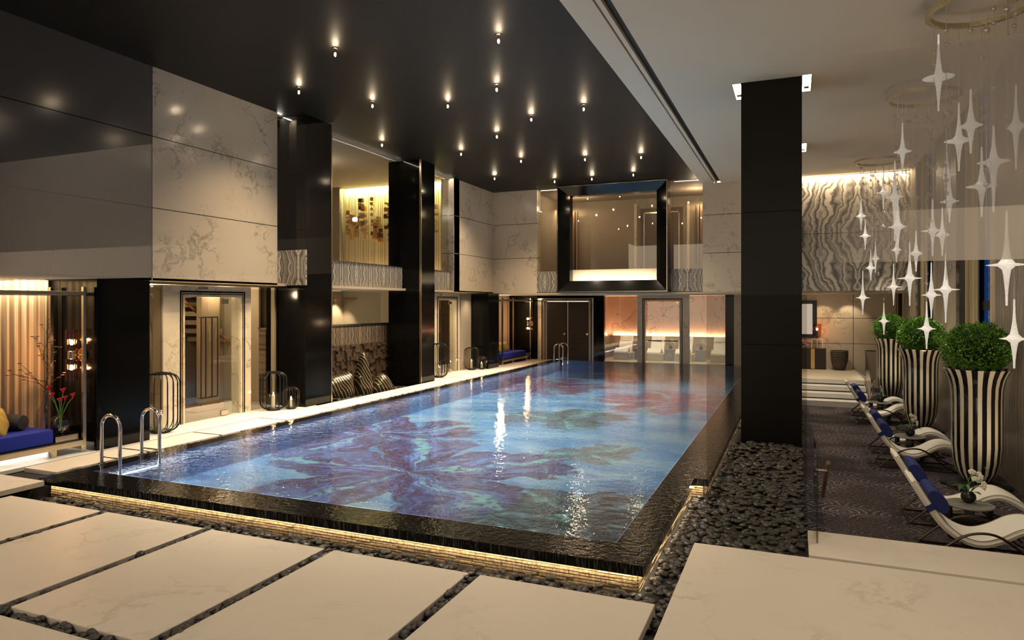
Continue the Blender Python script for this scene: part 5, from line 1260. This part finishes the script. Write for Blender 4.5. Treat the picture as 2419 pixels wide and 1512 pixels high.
# ---- wave loungers
def spline(pts, n=6):
    out = []
    for i in range(len(pts)-1):
        p0 = pts[max(i-1,0)]; p1 = pts[i]; p2 = pts[i+1]; p3 = pts[min(i+2,len(pts)-1)]
        for j in range(n):
            t = j/n; out.append(tuple(0.5*((2*p1[k])+(-p0[k]+p2[k])*t+(2*p0[k]-5*p1[k]+4*p2[k]-p3[k])*t*t+(-p0[k]+3*p1[k]-3*p2[k]+p3[k])*t**3) for k in (0,1)))
    out.append(pts[-1]); return out
def lounger(loc, label):
    r = thing('wave_lounger', loc, label, 'lounger', 'cream wave loungers in the lounge')
    ctr = spline([(-0.12,0.84),(-0.04,0.70),(0.06,0.54),(0.18,0.38),(0.34,0.26),(0.52,0.22),(0.70,0.28),(0.88,0.39),(1.02,0.42),(1.16,0.37),(1.30,0.28)])
    up = []; dn = []
    for i, p in enumerate(ctr):
        a = ctr[max(i-1,0)]; c = ctr[min(i+1,len(ctr)-1)]; dx, dz = c[0]-a[0], c[1]-a[1]; L = math.hypot(dx,dz); nx, nz = -dz/L, dx/L
        th = 0.036 if 1 < i < len(ctr)-2 else 0.016
        up.append((p[0]+nx*th, p[1]+nz*th)); dn.append((p[0]-nx*th, p[1]-nz*th))
    b = MB(); rings = []
    for i in range(len(ctr)):
        (ux,uz),(lx,lz) = up[i], dn[i]; mx, mz = (ux+lx)/2, (uz+lz)/2; h = 0.29 if i < 26 else 0.29-0.02*((i-26)/(len(ctr)-26))
        rings.append([(ux,-h+0.02,uz),(ux,h-0.02,uz),(mx,h,mz),(lx,h-0.02,lz),(lx,-h+0.02,lz),(mx,-h,mz)])
    b.loft(rings); obj('mattress', b, M['white'], r, smooth=True)
    b = MB()
    for s in (-1,1): b.tube([(u[0],s*0.272,u[1]+0.001) for u in up], 0.004, 5)
    obj('piping', b, plain('olive_piping', (0.25,0.21,0.12), 0.7) if 'pip' not in KIDS else KIDS['pip'], r)
    # bolster: elliptical roll lying on the backrest
    b = MB(); cx_, cz_ = 0.125, 0.635; ang = math.atan2(-0.16,0.11); rings = []
    for y in (-0.27,-0.262,0.262,0.27):
        k = 0.93 if abs(y) > 0.265 else 1
        rings.append([(cx_+k*(0.140*math.cos(a*PI/12)*math.cos(ang)-0.08*math.sin(a*PI/12)*math.sin(ang)), y, cz_+k*(0.140*math.cos(a*PI/12)*math.sin(ang)+0.08*math.sin(a*PI/12)*math.cos(ang))) for a in range(24)])
    b.loft(rings); obj('bolster', b, M['navy'], r, smooth=True, label='navy head bolster')
    b = MB(); q = ctr[10:14]
    rings = [[(p[0]+nx*0.036, -0.297, p[1]+nz*0.036) for p in ()] for nx, nz in ()]
    i = 10; p, c = ctr[i], ctr[i+2]; dx, dz = c[0]-p[0], c[1]-p[1]; L = math.hypot(dx,dz); nx, nz = -dz/L*0.043, dx/L*0.043
    b.add([(x+sg*nx, y, z+sg*nz) for y in (-0.297,0.297) for x, z in ((p[0],p[1]),(c[0],c[1])) for sg in (1,-1)], [(0,1,3,2),(4,5,7,6),(0,2,6,4),(1,3,7,5),(0,1,5,4),(2,3,7,6)]); obj('strap', b, M['navy'], r)
    for s in (-1,1):
        y = s*0.325
        arc = spline([(0.02,0.015),(0.18,0.17),(0.34,0.30),(0.50,0.355),(0.66,0.34),(0.82,0.24),(0.98,0.10),(1.16,0.015)])
        b = MB(); b.tube([(x,y,z) for x, z in arc], 0.014, 7); obj('arm', b, M['bronze'], r, smooth=True)
        b = MB(); b.bar((0.02,y,0.012),(1.2,y,0.012),0.03,0.02); obj('runner', b, M['bronze'], r)
    for x, z in ((0.02,0.012),(1.16,0.012),(0.34,0.22),(0.86,0.31)):
        b = MB(); b.tube([(x,-0.325,z),(x,0.325,z)], 0.012, 6); obj('cross_tube', b, M['bronze'], r)
    return r
l0 = lounger((1.33,8.95,-0.6), 'cream wave lounger nearest the camera, cut by the right edge')
for y, l in ((10.30,'cream wave lounger just beyond the nearest round table'),(13.58,'cream wave lounger in the middle pair, nearer one'),(14.80,'cream wave lounger in the middle pair, farther one'),(18.19,'cream wave lounger in the far pair, nearer one'),(19.52,'farthest cream wave lounger, in front of the steps')): dup(l0, (1.33,y,-0.6), l)
def rtable(loc, label):
    r = thing('round_table', loc, label, 'side table', 'round lounge tables')
    b = MB(); b.lathe([(0.24,0.395),(0.255,0.40),(0.255,0.412),(0.25,0.418),(0.005,0.418)], n=40); obj('table_top', b, M['tabletop'], r, smooth=True)
    for k in range(6):
        a = k*PI/3+0.3; ca, sa = math.cos(a), math.sin(a); b = MB()
        b.loft([[(ca*q-sa*w, sa*q+ca*w, z) for q, w in ((rr_-0.006,-0.045),(rr_+0.006,-0.045),(rr_+0.006,0.045),(rr_-0.006,0.045))] for rr_, z in ((0.215,0.0),(0.235,0.15),(0.24,0.30),(0.235,0.398))])
        obj('leg', b, M['iron'], r)
    b = MB(); b.lathe([(0.195,0.0),(0.21,0.0),(0.21,0.015),(0.195,0.015)], n=32); obj('base_ring', b, M['bronze'], r)
    return r
t0 = rtable((1.93,9.62,-0.6), 'nearest round grey table between the two near loungers')
dup(t0, (1.93,14.19,-0.6), 'middle round grey table between the middle loungers'); dup(t0, (1.93,18.85,-0.6), 'farthest round grey table between the far loungers')
o0 = orchid((1.93,9.68,-0.181), 'white orchid in a round black pot on the nearest round table', 1.0)
dup(o0, (1.93,14.19,-0.181), 'white orchid in a black pot on the middle round table', rz=0.6); dup(o0, (1.93,18.85,-0.181), 'white orchid in a black pot on the farthest round table', rz=1.1)

# ---- chandeliers
CH = [
((2.17,10.2,.58,5.92),[(-0.391,0.428,5.83,5.25,4.8,0.188),(-0.22,-0.536,4.79,4.35,4.02,0.127),(-0.133,0.564,4.92,4.41,4.0,0.171),(-0.0,-0.58,4.32,3.89,3.3,0.165),(0.126,0.566,4.3,3.78,3.37,0.18),(0.132,-0.565,3.3,2.67,2.19,0.209),(0.439,0.379,2.27,1.76,1.38,0.164),(0.231,-0.532,4.79,4.29,3.79,0.1)],[(-0.456,0.358),(-0.444,-0.373),(0.389,0.431),(-0.071,-0.576)],'nearest ring chandelier with crystal star drops, cut by the top right corner'),
((2.14,14.2,.57,5.92),[(-0.382,-0.423,5.42,4.91,4.52,0.142),(0.427,0.378,5.15,4.58,3.87,0.155),(0.321,-0.471,4.54,3.98,3.62,0.146),(-0.402,0.405,4.91,4.23,3.4,0.152),(-0.446,-0.355,4.16,3.59,3.11,0.159),(-0.138,0.553,3.38,2.7,2.18,0.216),(-0.19,-0.538,3.49,3.09,2.78,0.103),(0.229,0.522,4.17,3.58,3.11,0.19),(0.204,-0.532,3.88,3.4,3.04,0.117),(0.21,0.53,2.99,2.38,1.95,0.174),(0.258,-0.508,3.08,2.46,1.89,0.219),(0.138,0.553,2.26,1.75,1.37,0.159)],[(-0.018,0.57),(-0.01,-0.57),(0.475,0.315),(-0.334,-0.462)],'middle ring chandelier with crystal star drops'),
((2.02,20.1,.54,5.92),[(0.165,0.514,5.77,5.2,4.76,0.17),(-0.437,-0.317,4.95,4.5,4.15,0.132),(-0.272,0.466,4.48,4.05,3.68,0.148),(-0.228,-0.489,3.61,3.14,2.82,0.13),(-0.023,0.54,3.91,3.44,3.07,0.114),(-0.401,-0.361,3.08,2.38,1.95,0.175),(0.388,0.376,3.29,2.67,2.18,0.201),(0.363,-0.4,4.03,3.59,3.28,0.129),(0.175,0.511,2.25,1.76,1.4,0.147)],[(-0.094,0.532),(-0.06,-0.537),(0.289,0.456)],'farthest ring chandelier with crystal star drops, by the zebra marble wall')]
beadm = {}
def beadmesh(r_):
    k = round(r_, 3)
    if k not in beadm:
        b = MB(); b.sphere((0,0,0), k, 14, 9)
        me = bpy.data.meshes.new('bead'); me.from_pydata(b.v, [], b.f); me.materials.append(M['bead'])
        for p in me.polygons: p.use_smooth = True
        fixnormals(me); beadm[k] = me
    return beadm[k]
rr = random.Random(17)
for (X, Y, Rr, Z), drops, ext, l in CH:
    c = thing('chandelier', (X, Y, Z), l, 'chandelier', 'ring chandeliers in the lounge')
    b = MB(); b.lathe([(Rr-0.035,-0.0),(Rr+0.03,0.0),(Rr+0.03,0.06),(Rr-0.035,0.06),(Rr-0.035,0.0)], n=64, caps=False); obj('ring', b, M['ring'], c)
    for a in (0.4,2.5,4.6):
        b = MB(); b.tube([(Rr*math.cos(a),Rr*math.sin(a),0.05),(Rr*math.cos(a),Rr*math.sin(a),CEILR-Z)], 0.006, 5); obj('mounting_rod', b, M['steelwire'], c)
    allst = [(x,y,zt-Z,zd-Z,zb-Z,r_) for x,y,zt,zd,zb,r_ in drops]+[(x,y,None,None,None,None) for x,y in ext]
    nb_ = 0
    for (x, y, zt, zd, zb, r_) in allst:
        ze = zt if zt is not None else -rr.uniform(2.4,3.6)
        b = MB(); b.tube([(x,y,0.01),(x,y,ze)], 0.0045, 5); w = obj('strand', b, M['steelwire'], c)
        if zt is not None:
            b = MB(); u = zt-zd; d_ = zd-zb
            prof = [(0.010,zt),(0.013,zt-0.3*u),(0.020,zt-0.55*u),(0.034,zt-0.75*u),(0.046,zt-0.88*u),(0.085,zd+0.020),(r_*0.8,zd+0.007),(r_,zd),(r_*0.8,zd-0.008),(0.085 if r_ > 0.11 else r_*0.7,zd-0.016),(0.044,zd-0.12*d_),(0.034,zd-0.25*d_),(0.022,zd-0.5*d_),(0.013,zd-0.75*d_),(0.011,zb)]
            k_ = min(1, r_/0.15+0.15); prof = [(q if abs(z-zd) < 0.035 else q*k_, z) for q, z in prof]
            b.lathe(prof, x, y, 0, 24); obj('star_drop', b, M['crystal'], c, smooth=True)
        z = -rr.uniform(0.12,0.5)
        while z > ze+0.1 and nb_ < 96:
            big = rr.random() < 0.35; rb = 0.044 if big else 0.030
            for q in range(1 if big else rr.choice((1,2,3))):
                if z > ze+0.08 and nb_ < 96:
                    o = bpy.data.objects.new('bead', beadmesh(rb)); COL.objects.link(o); o.parent = w; o.location = (x,y,z); nb_ += 1; z -= rr.uniform(0.13,0.19)
            z -= rr.uniform(0.2,0.75)
